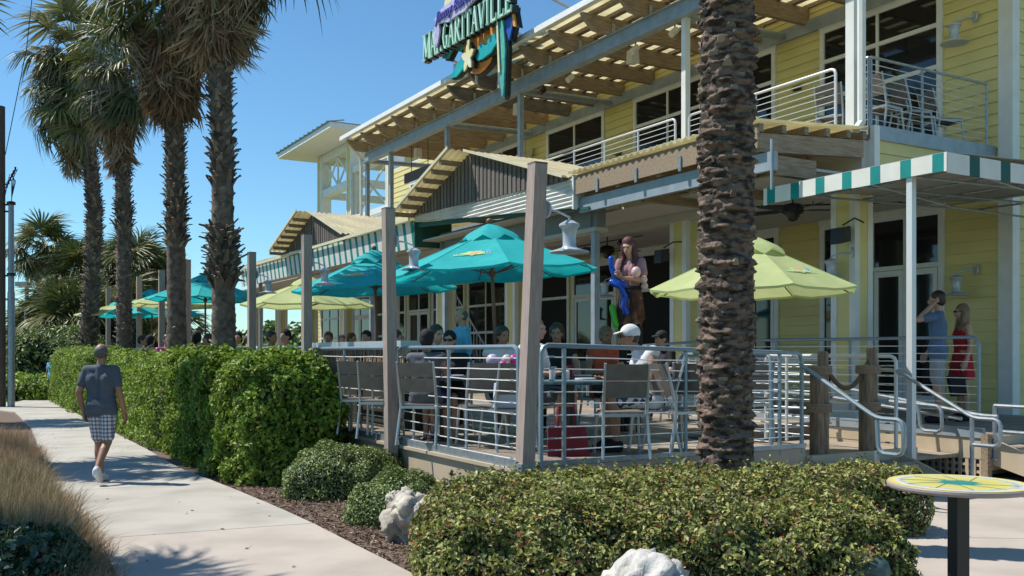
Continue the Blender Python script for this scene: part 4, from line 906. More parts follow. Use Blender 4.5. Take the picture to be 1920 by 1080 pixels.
# right striped awning
A = Thing('striped_awning', 'white and teal striped awning over the entrance on the right', 'awning', org=(5.38, 1, 3.7))
zt_, zb_ = 4.0, 3.78
a = 2.32; k = 0
while a > -.60:
    w = (.155 if k % 2 == 0 else .29); w = min(w, a + .61)
    if k == 0: A.part('stripe', G().box(5.37, 5.382, a - .07, a, zb_ - .02, zt_), WHF); a -= .07
    A.part('stripe', G().box(5.37, 5.382, a - w, a, zb_ - .008 * math.sin(k), zt_), WHF if k % 2 else TEAL); a -= w; k += 1
b = 5.385; k = 0
while b < 10.4: w = .20 if k % 2 else .42; A.part('stripe', G().box(b, b + w, -.612, -.60, zb_ - .02, zt_), DGREEN if k % 2 else WHF); b += w; k += 1
A.part('canopy', G().prism([(5.385, -.6, zt_), (5.385, 2.3, zt_), (10.4, 2.3, zt_ + .2), (10.4, -.6, zt_ + .2)], (0, 0, .01)), mat('grey_awning_fabric', (0.40, 0.39, 0.35), .85, trans=.1, col2=(.34, .33, .3), scale=3))
for j in range(6): A.part('frame_tube', G().tube([(5.45 + j * .95, -.55, zt_ - .05 + j * .02), (5.45 + j * .95, 2.2, zt_ - .05 + j * .02)], .018, 6), GALV)
for a in (-.5, .35, 1.2, 2.1): A.part('frame_tube', G().tube([(5.45, a, zt_ - .09), (10.3, a, zt_ + .02)], .018, 6), GALV)
for a in (-.45, .8): A.part('frame_tube', G().tube([(5.5, a, zt_ - .1), (7.5, a, zt_ - .3), (10.3, a, zt_ - .32)], .015, 6), GALV)
A.part('post', G().box(5.40, 5.48, -.12, -.04, .30, zb_ + .1), WRAIL)

# ================================================================ TOWER
T = Thing('lookout_tower', 'cream open lookout tower with crossed railings beyond the pergola', 'tower', org=(10.5, 32, 4))
def tbox(n, *x, m=CREAM, p=None): return T.part(n, G().box(*x), m, parent=p)
for a in (28.0, 32.7, 36.7):
    zt = 9.9 if a == 28.0 else 11.1
    c = tbox('post', 10.5, 10.95, a - .24, a + .24, 4, zt, m=YEL)
    for s in (-1, 1): tbox('corner_trim', 10.47, 10.98, a + s * .24 - .05, a + s * .24 + .05, 4, zt - .01, m=WHT, p=c)
for a in (32.7, 36.7):
    c = tbox('post', 15.0, 15.4, a - .2, a + .2, 4, 11.1, m=WHT)
for (z0, z1) in ((9.1, 9.42), (10.75, 11.1)): tbox('beam', 10.52, 10.9, 32.5, 36.9, z0, z1, m=WHT); tbox('beam', 10.9, 15.3, 36.55, 36.85, z0, z1, m=WHT); tbox('beam', 10.9, 15.3, 32.55, 32.85, z0, z1, m=WHT); tbox('beam', 15.0, 15.3, 32.9, 36.5, z0, z1, m=WHT)
tbox('beam', 10.52, 10.9, 28.3, 32.4, 9.62, 9.9, m=WHT); tbox('beam', 10.52, 10.9, 28.3, 32.4, 7.45, 7.7, m=WHT)
for s, e in ((33.0, 36.4),):
    for k in range(2):
        x0 = s + (e - s) * k / 2; x1 = s + (e - s) * (k + 1) / 2
        T.part('cross_brace', G().beam((10.7, x0, 9.45), (10.7, x1, 10.75), .05, .10), WHT); T.part('cross_brace', G().beam((10.72, x0, 10.75), (10.72, x1, 9.45), .05, .10), WHT); T.part('baluster', G().beam((10.71, x1, 9.42), (10.71, x1, 10.8), .06, .08, up=(1, 0, 0)), WHT)
T.part('cross_brace', G().beam((10.7, 28.9, 7.8), (10.7, 32.0, 9.6), .05, .09), CREAM); T.part('cross_brace', G().beam((10.72, 28.9, 9.6), (10.72, 32.0, 7.8), .05, .09), CREAM)
f = G(); f.box(10.6, 10.75, 28.5, 28.8, 7.7, 9.62); f.box(10.6, 10.75, 32.05, 32.35, 7.7, 9.62); T.part('opening_frame', f, CREAM)
T.part('soffit', G().box(9.0, 16.6, 30.8, 38.2, 11.12, 11.17), mat('soffit_paint', (.74, .72, .64), .6))
for (x0, x1, y0, y1) in ((8.9, 9.0, 30.7, 38.3), (16.6, 16.7, 30.7, 38.3), (9.0, 16.6, 30.7, 30.8), (9.0, 16.6, 38.2, 38.3)): T.part('fascia_board', G().box(x0, x1, y0, y1, 11.12, 11.36), WHT)
cx, cy = 12.8, 34.5; g = G(); c4 = [(8.8, 30.6, 11.37), (16.8, 30.6, 11.37), (16.8, 38.4, 11.37), (8.8, 38.4, 11.37)]; g.add(c4 + [(cx, cy - .5, 12.1), (cx, cy + .5, 12.1)], [(0, 1, 4), (1, 2, 5, 4), (2, 3, 5), (3, 0, 4, 5), (3, 2, 1, 0)]); T.part('roof', g, GALV)
for k in range(13): a = 30.9 + k * .6; T.part('roof_seam', G().beam((8.78, a, 11.39), (9.6, a, 11.55), .04, .05), GALV)

# ================================================================ LETTERED SIGN ON THE ROOF
SG = Thing('roof_sign', 'colourful cut-out sign with tall mint lettering standing over the pergola edge', 'sign', org=(6.4, 13.6, 8.9))
MINT = mat('mint_letter_face', (0.42, 0.72, 0.55), .45, col2=(0.55, 0.80, 0.66), scale=4); BLKE = mat('black_sign_edge', (0.012, 0.014, 0.014), .5); LILAC = mat('lilac_letter', (0.42, 0.38, 0.62), .5, col2=(.55, .52, .72), scale=8); VIOLET = mat('violet_script', (0.10, 0.09, 0.42), .5)
SUNO = mat('sunset_orange', (0.75, 0.22, 0.04), .5, col2=(0.75, 0.42, 0.06), scale=1.5); PALEY = mat('pale_yellow', (0.75, 0.66, 0.28), .5, col2=(.78, .74, .5), scale=5); TEALS = mat('sea_teal', (0.0, 0.30, 0.36), .45, col2=(0.01, 0.42, 0.40), scale=3); PINKS = mat('magenta_petal', (0.55, 0.05, 0.35), .5); PARG = mat('parrot_green', (0.12, 0.50, 0.30), .5, col2=(0.03, 0.25, 0.38), scale=4); BLUS = mat('parrot_blue', (0.01, 0.08, 0.40), .5)
def strokes(ch):
    """serif capitals as thick and thin strokes in a unit box: (x0,y0,x1,y1,w0,w1)"""
    S = lambda x, y, l=.16: [(x - l, y, x + l, y, .07, .07)]
    T_, t_ = .21, .09
    return {'M': [(.12, 0, .16, 1, t_, t_), (.16, 1, .5, .1, T_, T_), (.5, .1, .84, 1, t_, t_), (.86, 1, .88, 0, T_, T_)] + S(.12, .03) + S(.88, .03) + S(.12, .97, .12) + S(.88, .97, .12),
            'A': [(.12, 0, .48, 1, t_, t_), (.48, 1, .84, 0, T_, T_), (.26, .36, .7, .36, .07, .07)] + S(.12, .03, .13) + S(.84, .03),
            'R': [(.22, 0, .22, 1, T_, T_), (.22, .96, .62, .94, .08, .1), (.62, .94, .76, .76, .12, .2), (.76, .76, .60, .52, .2, .1), (.60, .52, .22, .5, .1, .07), (.46, .5, .84, 0, T_, T_)] + S(.22, .03) + S(.84, .03, .12),
            'G': [(.84, .8, .62, .97, .09, .09), (.62, .97, .34, .9, .1, .14), (.34, .9, .18, .5, .18, T_), (.18, .5, .34, .1, T_, .14), (.34, .1, .62, .03, .12, .09), (.62, .03, .80, .14, .09, .1), (.78, .08, .78, .44, .18, .18)] + S(.76, .45, .15),
            'I': [(.5, 0, .5, 1, .26, .26)] + S(.5, .03, .24) + S(.5, .97, .24),
            'T': [(.5, 0, .5, 1, T_, T_), (.08, .95, .92, .95, .1, .1), (.10, 1, .08, .76, .07, .03), (.90, 1, .92, .76, .07, .03)] + S(.5, .03),
            'V': [(.14, 1, .5, 0, T_, T_), (.5, 0, .86, 1, t_, t_)] + S(.14, .97) + S(.86, .97, .13),
            'L': [(.28, 0, .28, 1, T_, T_), (.28, .05, .84, .05, .1, .1), (.84, 0, .88, .28, .07, .03)] + S(.28, .97),
            'E': [(.26, 0, .26, 1, T_, T_), (.26, .05, .82, .05, .1, .1), (.26, .5, .62, .5, .08, .08), (.26, .95, .80, .95, .1, .1), (.82, 0, .86, .26, .07, .03), (.80, 1, .82, .76, .07, .03), (.62, .4, .62, .6, .05, .05)] + S(.26, .03) + S(.26, .97)}[ch]
def letter(g, ch, ox, oz, w, h, fmap, d, grow=0.0):
    for (x0, y0, x1, y1, w0, w1) in strokes(ch):
        dx, dy = x1 - x0, y1 - y0
        px, py = (0, .5) if abs(dy) < abs(dx) * .3 else (.5, 0)
        k = h / w * .45 if px == 0 else 1
        q = [(x0 - px * w0, y0 - py * w0 * .9), (x0 + px * w0, y0 + py * w0 * .9), (x1 + px * w1, y1 + py * w1 * .9), (x1 - px * w1, y1 - py * w1 * .9)]
        cxx = sum(a for a, _ in q) / 4; cyy = sum(b for _, b in q) / 4
        q = [(a + grow * (1 if a > cxx else -1), b + grow * .5 * (1 if b > cyy else -1)) for a, b in q]
        g.prism([fmap(ox + a * w, oz + b * h) for a, b in q], d)
word = "MARGARITAVILLE"; a_l, a_r = 15.40, 10.70; widths = [{'M': 1.35, 'I': .62}.get(c, 1) for c in word]; tot = sum(widths); x = 0
for c, w in zip(word, widths):
    u0 = x / tot * (a_l - a_r); ww = w / tot * (a_l - a_r); x += w; f = (u0 + ww / 2) / (a_l - a_r)
    zb = 9.40 - .10 * f; hh = .70 - .12 * f
    g = G(); letter(g, c, u0, zb, ww, hh, lambda X, Z: (6.06, a_l - X, Z), (.05, 0, 0)); q = SG.part('letter', g, MINT)
    g = G(); letter(g, c, u0, zb, ww, hh, lambda X, Z: (6.12, a_l - X - .03, Z - .015), (.14, 0, 0), .045); SG.part('letter_backing', g, BLKE, parent=q)
def cut(name, pts, m, b=6.5, d=.08, back=True, cz=0):
    b -= .26
    o = SG.part(name, G().prism([(b, a, z) for a, z in pts], (d, 0, 0)), m)
    if back:
        ca = sum(p[0] for p in pts) / len(pts); cz_ = sum(p[1] for p in pts) / len(pts)
        SG.part('backing', G().prism([(b + d + .005, a + (a - ca) * .05 - .06, z + (z - cz_) * .05 - .02) for a, z in pts], (.10, 0, 0)), BLKE, parent=o)
    return o
def circ(a, z, ra, rz2, n=20, s=0, e=360, wob=0, k=5): return [(a - ra * (1 + wob * math.sin(k * rad(t))) * math.cos(rad(t)), z + rz2 * (1 + wob * math.sin(k * rad(t))) * math.sin(rad(t))) for t in [s + (e - s) * i / n for i in range(n if e - s == 360 else n + 1)]]
cut('orange_disc', circ(12.75, 9.15, .82, .68), SUNO, b=6.60, d=.06)
cut('palm_frond_shape', circ(13.9, 10.35, .9, .6, 22, wob=.28, k=6), PALEY, b=6.62); cut('green_leaf_shape', circ(14.3, 10.1, .75, .75, 22, wob=.25, k=5), PARG, b=6.66)
cut('lilac_plate', circ(13.35, 10.22, 1.2, .25, 26, wob=.10, k=9), LILAC, b=6.28, d=.06); cut('magenta_flower', circ(12.1, 10.42, .36, .32, 20, wob=.3, k=5), PINKS, b=6.24); cut('lilac_drop', [(14.55, 10.1), (14.35, 10.2), (14.25, 9.9), (14.36, 9.6), (14.46, 9.5), (14.58, 9.75)], LILAC, b=6.26, d=.05)
cut('yellow_starfish', circ(12.98, 8.88, .24, .27, 20, wob=.38, k=5), PALEY, b=6.40, d=.04); cut('star_stem', [(13.05, 9.3), (12.9, 9.3), (12.92, 8.9), (13.02, 8.9)], PALEY, b=6.41, d=.03, back=False)
cut('sea_wave_left', [(14.15, 8.66), (13.85, 8.88), (13.5, 9.0), (13.2, 8.98), (13.2, 8.80), (13.5, 8.70), (13.8, 8.62)], TEALS, b=6.5, d=.05); cut('sea_wave_right', [(12.75, 8.85), (12.5, 9.1), (12.25, 8.98), (12.0, 9.15), (11.7, 9.12), (11.65, 8.92), (12.0, 8.74), (12.4, 8.70), (12.65, 8.72)], TEALS, b=6.5, d=.05)
cut('parrot_tail', [(11.62, 9.45), (11.28, 9.42), (11.16, 8.6), (11.24, 7.58), (11.32, 7.52), (11.48, 8.3)], PARG, b=6.42, d=.05); cut('parrot_wing', [(11.3, 9.45), (10.85, 9.45), (10.92, 9.0), (11.05, 8.75), (11.18, 9.0)], BLUS, b=6.46, d=.05); cut('tail_feather', [(11.50, 9.4), (11.45, 9.4), (11.34, 8.1), (11.42, 8.1)], PALEY, b=6.38, d=.02, back=False); cut('orange_feather', [(10.88, 9.42), (10.80, 9.35), (10.68, 8.95), (10.80, 9.0)], SUNO, b=6.42, d=.05)
for (p, q) in [((6.6, 12.2, 9.6), (8.6, 12.2, 8.85)), ((6.6, 15.2, 9.6), (8.6, 15.2, 8.85)), ((6.55, 11.3, 10.3), (8.8, 9.9, 8.85)), ((6.62, 13.4, 9.4), (6.62, 13.4, 8.4)), ((6.62, 14.6, 9.2), (6.62, 14.6, 8.8)), ((6.6, 12.2, 9.5), (6.6, 12.2, 8.0))]: SG.part('strut', G().tube([p, q], .04, 8), WRAIL)
def text_mesh(body, size, m, name, shear=0.2, ext=.008):
    c = bpy.data.curves.new(name, 'FONT'); c.body = body; c.size = size; c.extrude = ext; c.shear = shear; c.align_x = 'CENTER'; c.resolution_u = 2
    o = bpy.data.objects.new(name, c); COL.objects.link(o); bpy.context.view_layer.update()
    me = bpy.data.meshes.new_from_object(o.evaluated_get(bpy.context.evaluated_depsgraph_get())); bpy.data.objects.remove(o); me.materials.clear(); me.materials.append(m); me.name = name; return me
tm = text_mesh("Jimmy Buffett's", .36, VIOLET, 'script_lettering', .35, .02)
o = link(bpy.data.objects.new('script_lettering', tm), SG.o); o.location = (5.99 - 6.4, 13.35 - 13.6, 10.13 - 8.9); o.rotation_euler = (rad(90), 0, rad(-90))

# ================================================================ WOODEN POSTS WITH LAMPS
PG = 'mauve-brown wooden posts along the patio edge'
def wpost(label, foot, top, w=.125, lamp=None, mat_=POSTW):
    f, tp = Vector(foot), Vector(top); t = Thing('wooden_post', label, 'post', org=tuple(f), frame=False, loc=tuple(f), group=PG)
    t.part('shaft', G().beam(f, tp, w, w, up=UU), mat_); t.part('cap', G().beam(tp, tp + Vector((0, 0, .012)), w + .004, w + .004, up=UU), GREYW); t.part('foot_bracket', G().beam(f + Vector((0, 0, .03)), f + Vector((0, 0, .18)), w + .02, w + .02, up=UU), GALV)
    return t
wpost('nearest wooden post, leaning right beside the corner railing', at(983, 905, 8.72), at(1008, 308, 8.62), .132)
wpost('second wooden post, left of the cable railing with two seated diners', at(734, 905, 11.35), at(728, 392, 11.4))
for i, (x, yt, Y, yb, lab) in enumerate([(575, 441, 14.1, 700, 'third wooden post in front of the lime umbrella'), (472, 474, 16.8, 700, 'fourth wooden post right of the collared fan palm'), (351, 488, 21.5, 700, 'wooden post just right of the reddish palm trunk'), (303, 507, 24.1, 700, 'wooden post just left of the reddish palm trunk'), (261, 519, 27.1, 700, 'wooden post right of the slimmer fan palm'), (203, 541, 32.7, 690, 'farthest wooden post at the end of the patio')]):
    p = at(x, yt, Y); wpost(lab, (p.x, p.y, .1), tuple(p), .125 if i < 2 else .14)
def post_lamp(label, px, py, Y, s, dx):
    p = at(px, py, Y); x = p - K; b = VV.dot(x); a = UU.dot(x); barn_lamp(label, (b, a, p.z), dx, 'lamps on the wooden posts', s, .40)
post_lamp('pale barn lamp on the nearest wooden post', 1021, 393, 8.72, .74, (1, .1)); post_lamp('pale barn lamp on the second wooden post', 740, 452, 11.4, .66, (1, .1)); post_lamp('pale barn lamp on the third wooden post', 583, 492, 14.1, .62, (1, .3)); post_lamp('pale barn lamp on the fourth wooden post', 480, 515, 16.8, .62, (1, .3))

# ================================================================ PATIO RAILINGS
DG = 'galvanised cable railings around the patio'
railing('railing section between the two nearest wooden posts', [(-.02, .16), (-.02, 3.02)], 1.70, .52, [.52], 10, DG)
railing('railing section left of the second wooden post, ending behind the tall hedge', [(-.02, 3.2), (-.02, 6.0)], 1.70, .52, [.6], 10, DG)
railing('railing section behind the tall hedge below the third wooden post', [(-.02, 6.25), (-.02, 9.05)], 1.72, .55, [.5], 9, DG)
for i, (s, e, lab) in enumerate([(9.3, 12.1, 'far railing section behind the collared fan palm'), (12.3, 15.1, 'far railing section right of the reddish trunk'), (15.3, 18.1, 'far railing section left of the reddish trunk'), (18.3, 21.9, 'far railing section by the slimmer fan palm'), (22.1, 28, 'farthest railing section at the patio end')]): railing(lab, [(-.02, s), (-.02, e)], 1.74, .6, [.5], 7, DG, cr=.007)
railing('front railing from the corner to the thick palm trunk and beyond', [(.12, -.02), (3.61, -.02)], (1.715, 1.64), .50, [.075, .51, .9], 10, DG)
railing('short railing return on the right of the front railing', [(3.2, .05), (3.2, 1.6)], 1.62, .55, [], 9, DG)
railing('raised landing railing in front of the entrance, ending beside the couple', [(7.15, .16), (7.15, 5.2)], 1.85, .76, [.42, .72], 9, DG, corner=.1)
railing('sloping ramp railing behind the thick trunk', [(7.15, 5.3), (5.0, 6.2)], (1.85, 1.70), .70, [.5], 7, DG)
railing('inner bright railing from behind the pilings to the awning post', [(5.3, 2.2), (5.3, .03)], 1.60, .42, [.18], 9, DG, WRAIL)
railing('inner low railing behind the bright one', [(6.45, 5.0), (6.45, 2.2)], 1.55, .7, [.5], 6, DG)
def handrail(label, pts, posts, m=RAILM, r=.024):
    t = Thing('handrail', label, 'handrail', org=pts[0], group='tubular stair handrails'); 
    P = [Vector(p) for p in pts]; Q = [P[0]]
    for i in range(1, len(P) - 1):
        a, b, c = P[i - 1], P[i], P[i + 1]; l = min(.07, (b - a).length * .4, (c - b).length * .4)
        Q += [b + (a - b).normalized() * l, b + (a - b).normalized() * l * .3 + (c - b).normalized() * l * .3, b + (c - b).normalized() * l]
    Q.append(P[-1]); t.part('rail', G().tube(Q, r, 8), m, smooth=True)
    for p, q in posts: t.part('post', G().tube([p, q], r, 8), m, smooth=True); t.part('foot_plate', G().lathe([(.05, 0), (.05, .02)], p, 10), m)
handrail('blue-grey handrail sloping down across the rope-bound pilings', [(3.61, 0, 1.51), (3.61, -1.04, .96), (3.61, -1.36, .96), (3.61, -1.36, .60), (3.61, -1.06, .60), (3.61, -1.04, .94)], [((3.61, -1.04, .0), (3.61, -1.04, .62))])
handrail('bright handrail sloping down from the awning post to the looped post', [(5.3, .25, 1.43), (5.3, .03, 1.43), (5.3, -1.0, .90), (5.3, -1.32, .90), (5.3, -1.32, .60), (5.3, -1.0, .60)], [((5.3, -.98, .0), (5.3, -.98, .90))], GALV)
handrail('looped handrail end standing in front of the tan fascia', [(6.3, .9, .98), (6.3, .12, .95), (6.3, .10, .62), (6.3, .42, .62), (6.3, .46, .95)], [], GALV)
handrail('long low handrail running along the raised landing', [(6.35, 5.0, 1.30), (6.35, 2.0, 1.17), (6.35, -.4, .86), (6.35, -.62, .86)], [((6.35, 2.0, .6), (6.35, 2.0, 1.17))], GALV)
handrail('second low handrail along the raised landing', [(6.40, 5.0, 1.12), (6.40, 2.0, .99), (6.40, -.1, .80)], [], GALV)
handrail('dark handrail going down at the right edge of the picture', [(8.3, .0, 1.62), (8.3, -.35, 1.60), (8.3, -1.9, .95), (8.3, -2.2, .95)], [((8.3, -.0, .65), (8.3, -.0, 1.62)), ((8.3, -1.9, 0), (8.3, -1.9, .95))], BEAM)
handrail('handrail loop at the right edge above the plank steps', [(6.55, -.45, .98), (6.55, -.95, .98), (6.55, -.98, .66), (6.55, -.55, .66)], [((6.55, -.45, .3), (6.55, -.45, .98))], GALV)

# rope-bound pilings
def piling(label, b, a, hs, z0):
    t = Thing('piling_cluster', label, 'pilings', org=(b, a, z0), group='rope-bound timber pilings')
    for (db, da), h in zip(((-.06, 0), (.062, .04), (-.0, .10)), hs): t.part('piling', G().lathe([(.068, 0), (.066, h * .5), (.062, h - .02), (.045, h)], (b + db, a + da, z0), 14), PILE, smooth=True)
    for zz_ in (.18, .68, 1.12):
        for k in range(4 if zz_ > .2 else 6):
            P = [(b + math.cos(x) * .145, a + .045 + math.sin(x) * .13, z0 + zz_ + (k * .026 if zz_ > .2 else k * .026 - .18)) for x in [i * math.pi / 8 for i in range(17)]]
            t.part('rope_turn', G().tube(P, .014, 6, caps=False), ROPE, smooth=True)
piling('rope-bound piling cluster nearer the thick trunk, taller log at the back', 4.02, .05, (1.20, 1.38, 1.15), .28)
piling('rope-bound piling cluster beside the awning post', 4.87, .05, (1.22, 1.42, 1.18), .28)
P = [Vector((4.1, .1, 1.50)).lerp(Vector((4.95, .1, 1.62)), x) - Vector((0, 0, .34 * math.sin(math.pi * x))) for x in [i / 14 for i in range(15)]]
single('rope', G().tube(P, .028, 8), mat('dark_rope', (.12, .09, .06), .9, bump=.5, bscale=70), 'thick dark rope sagging between the two piling clusters', 'rope', org=tuple(P[0]))

# ================================================================ UMBRELLAS
def umbrella(label, X, Y, ztop, zrim, R_, m, tilt=(0, 0), rz=0, cap2=None, emblem=False, alt=None):
    t = Thing('patio_umbrella', label, 'umbrella', frame=False, loc=(X, Y, ZD), rz=rz, group='canvas umbrellas on the patio'); hz, ht = zrim - ZD, ztop - ZD
    tm_ = Matrix.Rotation(tilt[0], 4, 'X') @ Matrix.Rotation(tilt[1], 4, 'Y'); N = 8
    def P_(r, th, z): return tuple(tm_ @ Vector((r * math.cos(th), r * math.sin(th), z)))
    for k in range(N):
        t0, t1 = 2 * math.pi * k / N, 2 * math.pi * (k + 1) / N; g = G(); nr, nt = 7, 6; r0 = .13
        for i in range(nr + 1):
            f = i / nr; 
            for j in range(nt + 1):
                u = j / nt; th = t0 + (t1 - t0) * u; rr = (r0 + (R_ - r0) * f)
                edge = rr * math.cos(math.pi / N) / math.cos((u - .5) * 2 * math.pi / N)
                sag = math.sin(math.pi * u) * f * .035 + .012 * math.sin(u * 11 + k) * f * f * .5
                z = ht - .10 - (ht - .10 - hz) * f - sag
                g.v.append(P_(edge, th, z))
        for i in range(nr):
            for j in range(nt): q = i * (nt + 1) + j; g.f.append((q, q + 1, q + nt + 2, q + nt + 1)); g.mi.append(0)
        # hem
        n0 = len(g.v); last = [g.v[nr * (nt + 1) + j] for j in range(nt + 1)]
        g.v += [(v[0] * .995, v[1] * .995, v[2] - .028) for v in last]
        for j in range(nt): g.f.append((nr * (nt + 1) + j, nr * (nt + 1) + j + 1, n0 + j + 1, n0 + j)); g.mi.append(0)
        t.part('canopy_panel', g, (alt or {}).get(k, m), smooth=True)
    g = G(); n2 = 32
    for i, (r_, z) in enumerate(((.03, ht + .03), (.10, ht + .0), (.32, ht - .115), (.40, ht - .17))):
        for k in range(n2):
            th = 2 * math.pi * k / n2; w = .045 * math.cos(th * 8) * (i / 3) ** 2; g.v.append(P_(r_ * (1 + .08 * math.cos(th * 8) * i / 3), th, z - w - .02 * (i == 3)))
    for i in range(3):
        for k in range(n2): a, b = i * n2 + k, i * n2 + (k + 1) % n2; g.f.append((a, b, b + n2, a + n2)); g.mi.append(0)
    t.part('vent_cap', g, cap2 or m, smooth=True)
    for k in range(N):
        th = 2 * math.pi * k / N; q = []
        for i in range(8): f = i / 7; q.append(P_(.13 + (R_ - .13) * f, th, ht - .10 - (ht - .10 - hz) * f + .003))
        t.part('seam', G().tube(q, .005, 4), (alt or {}).get(k, m))
    for k in range(N):
        th = 2 * math.pi * k / N; t.part('rib', G().tube([P_(.05, th, ht - .14), P_(R_ - .05, th, hz - .01)], .009, 5), REDW); t.part('strut', G().tube([P_(.04, th, ht - .62), P_(R_ * .52, th, ht - .12 - (ht - hz) * .50)], .009, 5), REDW)
    t.part('pole', G().tube([(0, 0, 0), tuple(tm_ @ Vector((0, 0, ht + .02)))], .024, 10), REDW, smooth=True); t.part('finial', G().ell(P_(0, 0, ht + .06), (.045, .045, .045)), REDW, smooth=True); t.part('hub', G().lathe([(.045, -.04), (.045, .04)], P_(0, 0, ht - .62), 10), REDW)
    if emblem:
        # yellow-orange emblem with lettering printed on the panel that faces the camera
        for kk in emblem:
            th = 2 * math.pi * (kk + .5) / N; ro = R_ * .68 * math.cos(math.pi / N); c0 = Vector(P_(ro, th, 0)); z_at = lambda f: ht - .10 - (ht - .10 - hz) * f
            f = (.68 * R_ - .13) / (R_ - .13); zc = z_at(f); slope = math.atan2(z_at(f - .15) - z_at(f + .15), .3 * (R_ - .13) * math.cos(math.pi / N))
            M = tm_ @ Matrix.Translation((ro * math.cos(th), ro * math.sin(th), zc - .035 * f - .008)) @ Matrix.Rotation(th + math.pi / 2, 4, 'Z') @ Matrix.Rotation(slope, 4, 'X')
            # local x along the rim, y towards the apex, z outwards
            def loc_(x, y, z=.03): return M @ Vector((x * .78, y * .78, z * .7))
            def blob(pts, m_, nm, z): t.part(nm, G().prism([loc_(x, y, z) for x, y in pts], (M.to_3x3() @ Vector((0, 0, .003)))), m_)
            C = lambda cx, cy, rx, ry, w=0, k=5: [(cx + rx * (1 + w * math.sin(k * a)) * math.cos(a), cy + ry * (1 + w * math.sin(k * a)) * math.sin(a)) for a in [i * math.pi / 12 for i in range(24)]]
            blob(C(.0, .05, .19, .10, .22, 7), mat_('print_yellow', (.50, .55, .16)), 'printed_emblem', .022); blob(C(.02, .10, .09, .045, .2, 5), mat_('print_coral', (.60, .36, .20)), 'printed_emblem', .024); blob(C(-.02, .03, .07, .03, .2, 5), mat_('print_coral', (.60, .36, .20)), 'printed_emblem', .025); blob(C(.22, .10, .035, .08, .3, 4), mat_('print_violet', (.15, .30, .55)), 'printed_emblem', .022)
            g = G(); xx = 0
            for c_, w_ in zip(word, widths): ww_ = w_ / tot * .62; letter(g, c_, xx - .31, -.045, ww_, .075, lambda X, Z: loc_(X, Z, .030), M.to_3x3() @ Vector((0, 0, .002))); xx += ww_
            t.part('printed_lettering', g, mat_('print_cream', (.50, .68, .42)))
    return t
def mat_(n, c): return MATS.get(n) or mat(n, c, .7)
def U(label, px, Y, ytop, yrim, R_, m, **k): p = at(px, ytop, Y); q = at(px, yrim, Y); return umbrella(label, p.x, Y, p.z, q.z, R_, m, **k)
U('large turquoise umbrella between the two nearest wooden posts', 938, 12.4, 424, 510, 1.42, TURQ, tilt=(0, rad(-3)), rz=.16, emblem=(5,))
U('turquoise umbrella left of the second wooden post', 712, 16.4, 472, 542, 1.42, TURQ, tilt=(0, rad(-2)), rz=.16, emblem=(5,))
U('lime umbrella half hidden by the thick palm trunk', 1410, 11.8, 447, 545, 1.30, LIME, rz=.1, emblem=(6,))
U('faded lime umbrella under the striped awning', 578, 20.4, 520, 572, 1.42, LIME, rz=.3)
U('turquoise umbrella behind the collared fan palm', 385, 23.0, 515, 560, 1.40, TURQ, rz=.2, emblem=(4,))
U('lime umbrella spreading behind the reddish palm trunk', 335, 26.0, 538, 572, 1.45, LIME, rz=.35, cap2=TURQ)
U('turquoise umbrella right of the slimmer fan palm', 285, 28.3, 544, 590, 1.40, TURQ, rz=.1, emblem=(5,))
U('farthest turquoise and lime umbrella at the patio end', 228, 30.5, 563, 591, 1.42, TURQ, rz=.3, alt={4: LIME, 5: LIME}, cap2=TURQ)

# ================================================================ PEOPLE
def cone(g, p, q, r0, r1, n=12, sq=None):
    p, q = Vector(p), Vector(q); d = q - p; L_ = d.length
    if L_ < 1e-5: g.ell(p, (r0, r0, r0), n, 8); return
    pts, rs = [], []
    u = d / L_
    for k in range(4): a = math.pi / 2 * k / 4; pts.append(p - u * r0 * math.cos(a)); rs.append(max(r0 * math.sin(a), .001))
    pts += [p, q]; rs += [r0, r1]
    for k in range(1, 5): a = math.pi / 2 * k / 4; pts.append(q + u * r1 * math.sin(a)); rs.append(max(r1 * math.cos(a), .001))
    g.tube(pts, rs, n)
def remeshed(name, g, vox, m, smooth_it=2):
    me = g.mesh(name + '_src', m, fix=False); o = bpy.data.objects.new('tmp', me); COL.objects.link(o)
    md = o.modifiers.new('r', 'REMESH'); md.mode = 'VOXEL'; md.voxel_size = vox; md.use_smooth_shade = True
    sm = o.modifiers.new('s', 'SMOOTH'); sm.iterations = smooth_it; sm.factor = .5
    bpy.context.view_layer.update()
    r = bpy.data.meshes.new_from_object(o.evaluated_get(bpy.context.evaluated_depsgraph_get())); bpy.data.objects.remove(o); bpy.data.meshes.remove(me)
    r.name = name
    if not r.materials: r.materials.append(m)
    r.polygons.foreach_set('use_smooth', [True] * len(r.polygons)); return r
STAND = dict(pel=(0, 0, .95), waist=(0, 0, 1.09), chest=(0, 0, 1.29), neck=(0, .012, 1.47), head=(0, -.015, 1.625),
             shL=(.180, .01, 1.41), elL=(.232, .03, 1.13), wrL=(.245, -.04, .89), shR=(-.180, .01, 1.41), elR=(-.232, .03, 1.13), wrR=(-.245, -.04, .89),
             hipL=(.088, 0, .92), knL=(.10, -.015, .50), anL=(.105, .02, .09), toL=(.13, -.13, .035), hipR=(-.088, 0, .92), knR=(-.10, -.015, .50), anR=(-.105, .02, .09), toR=(-.13, -.13, .035))
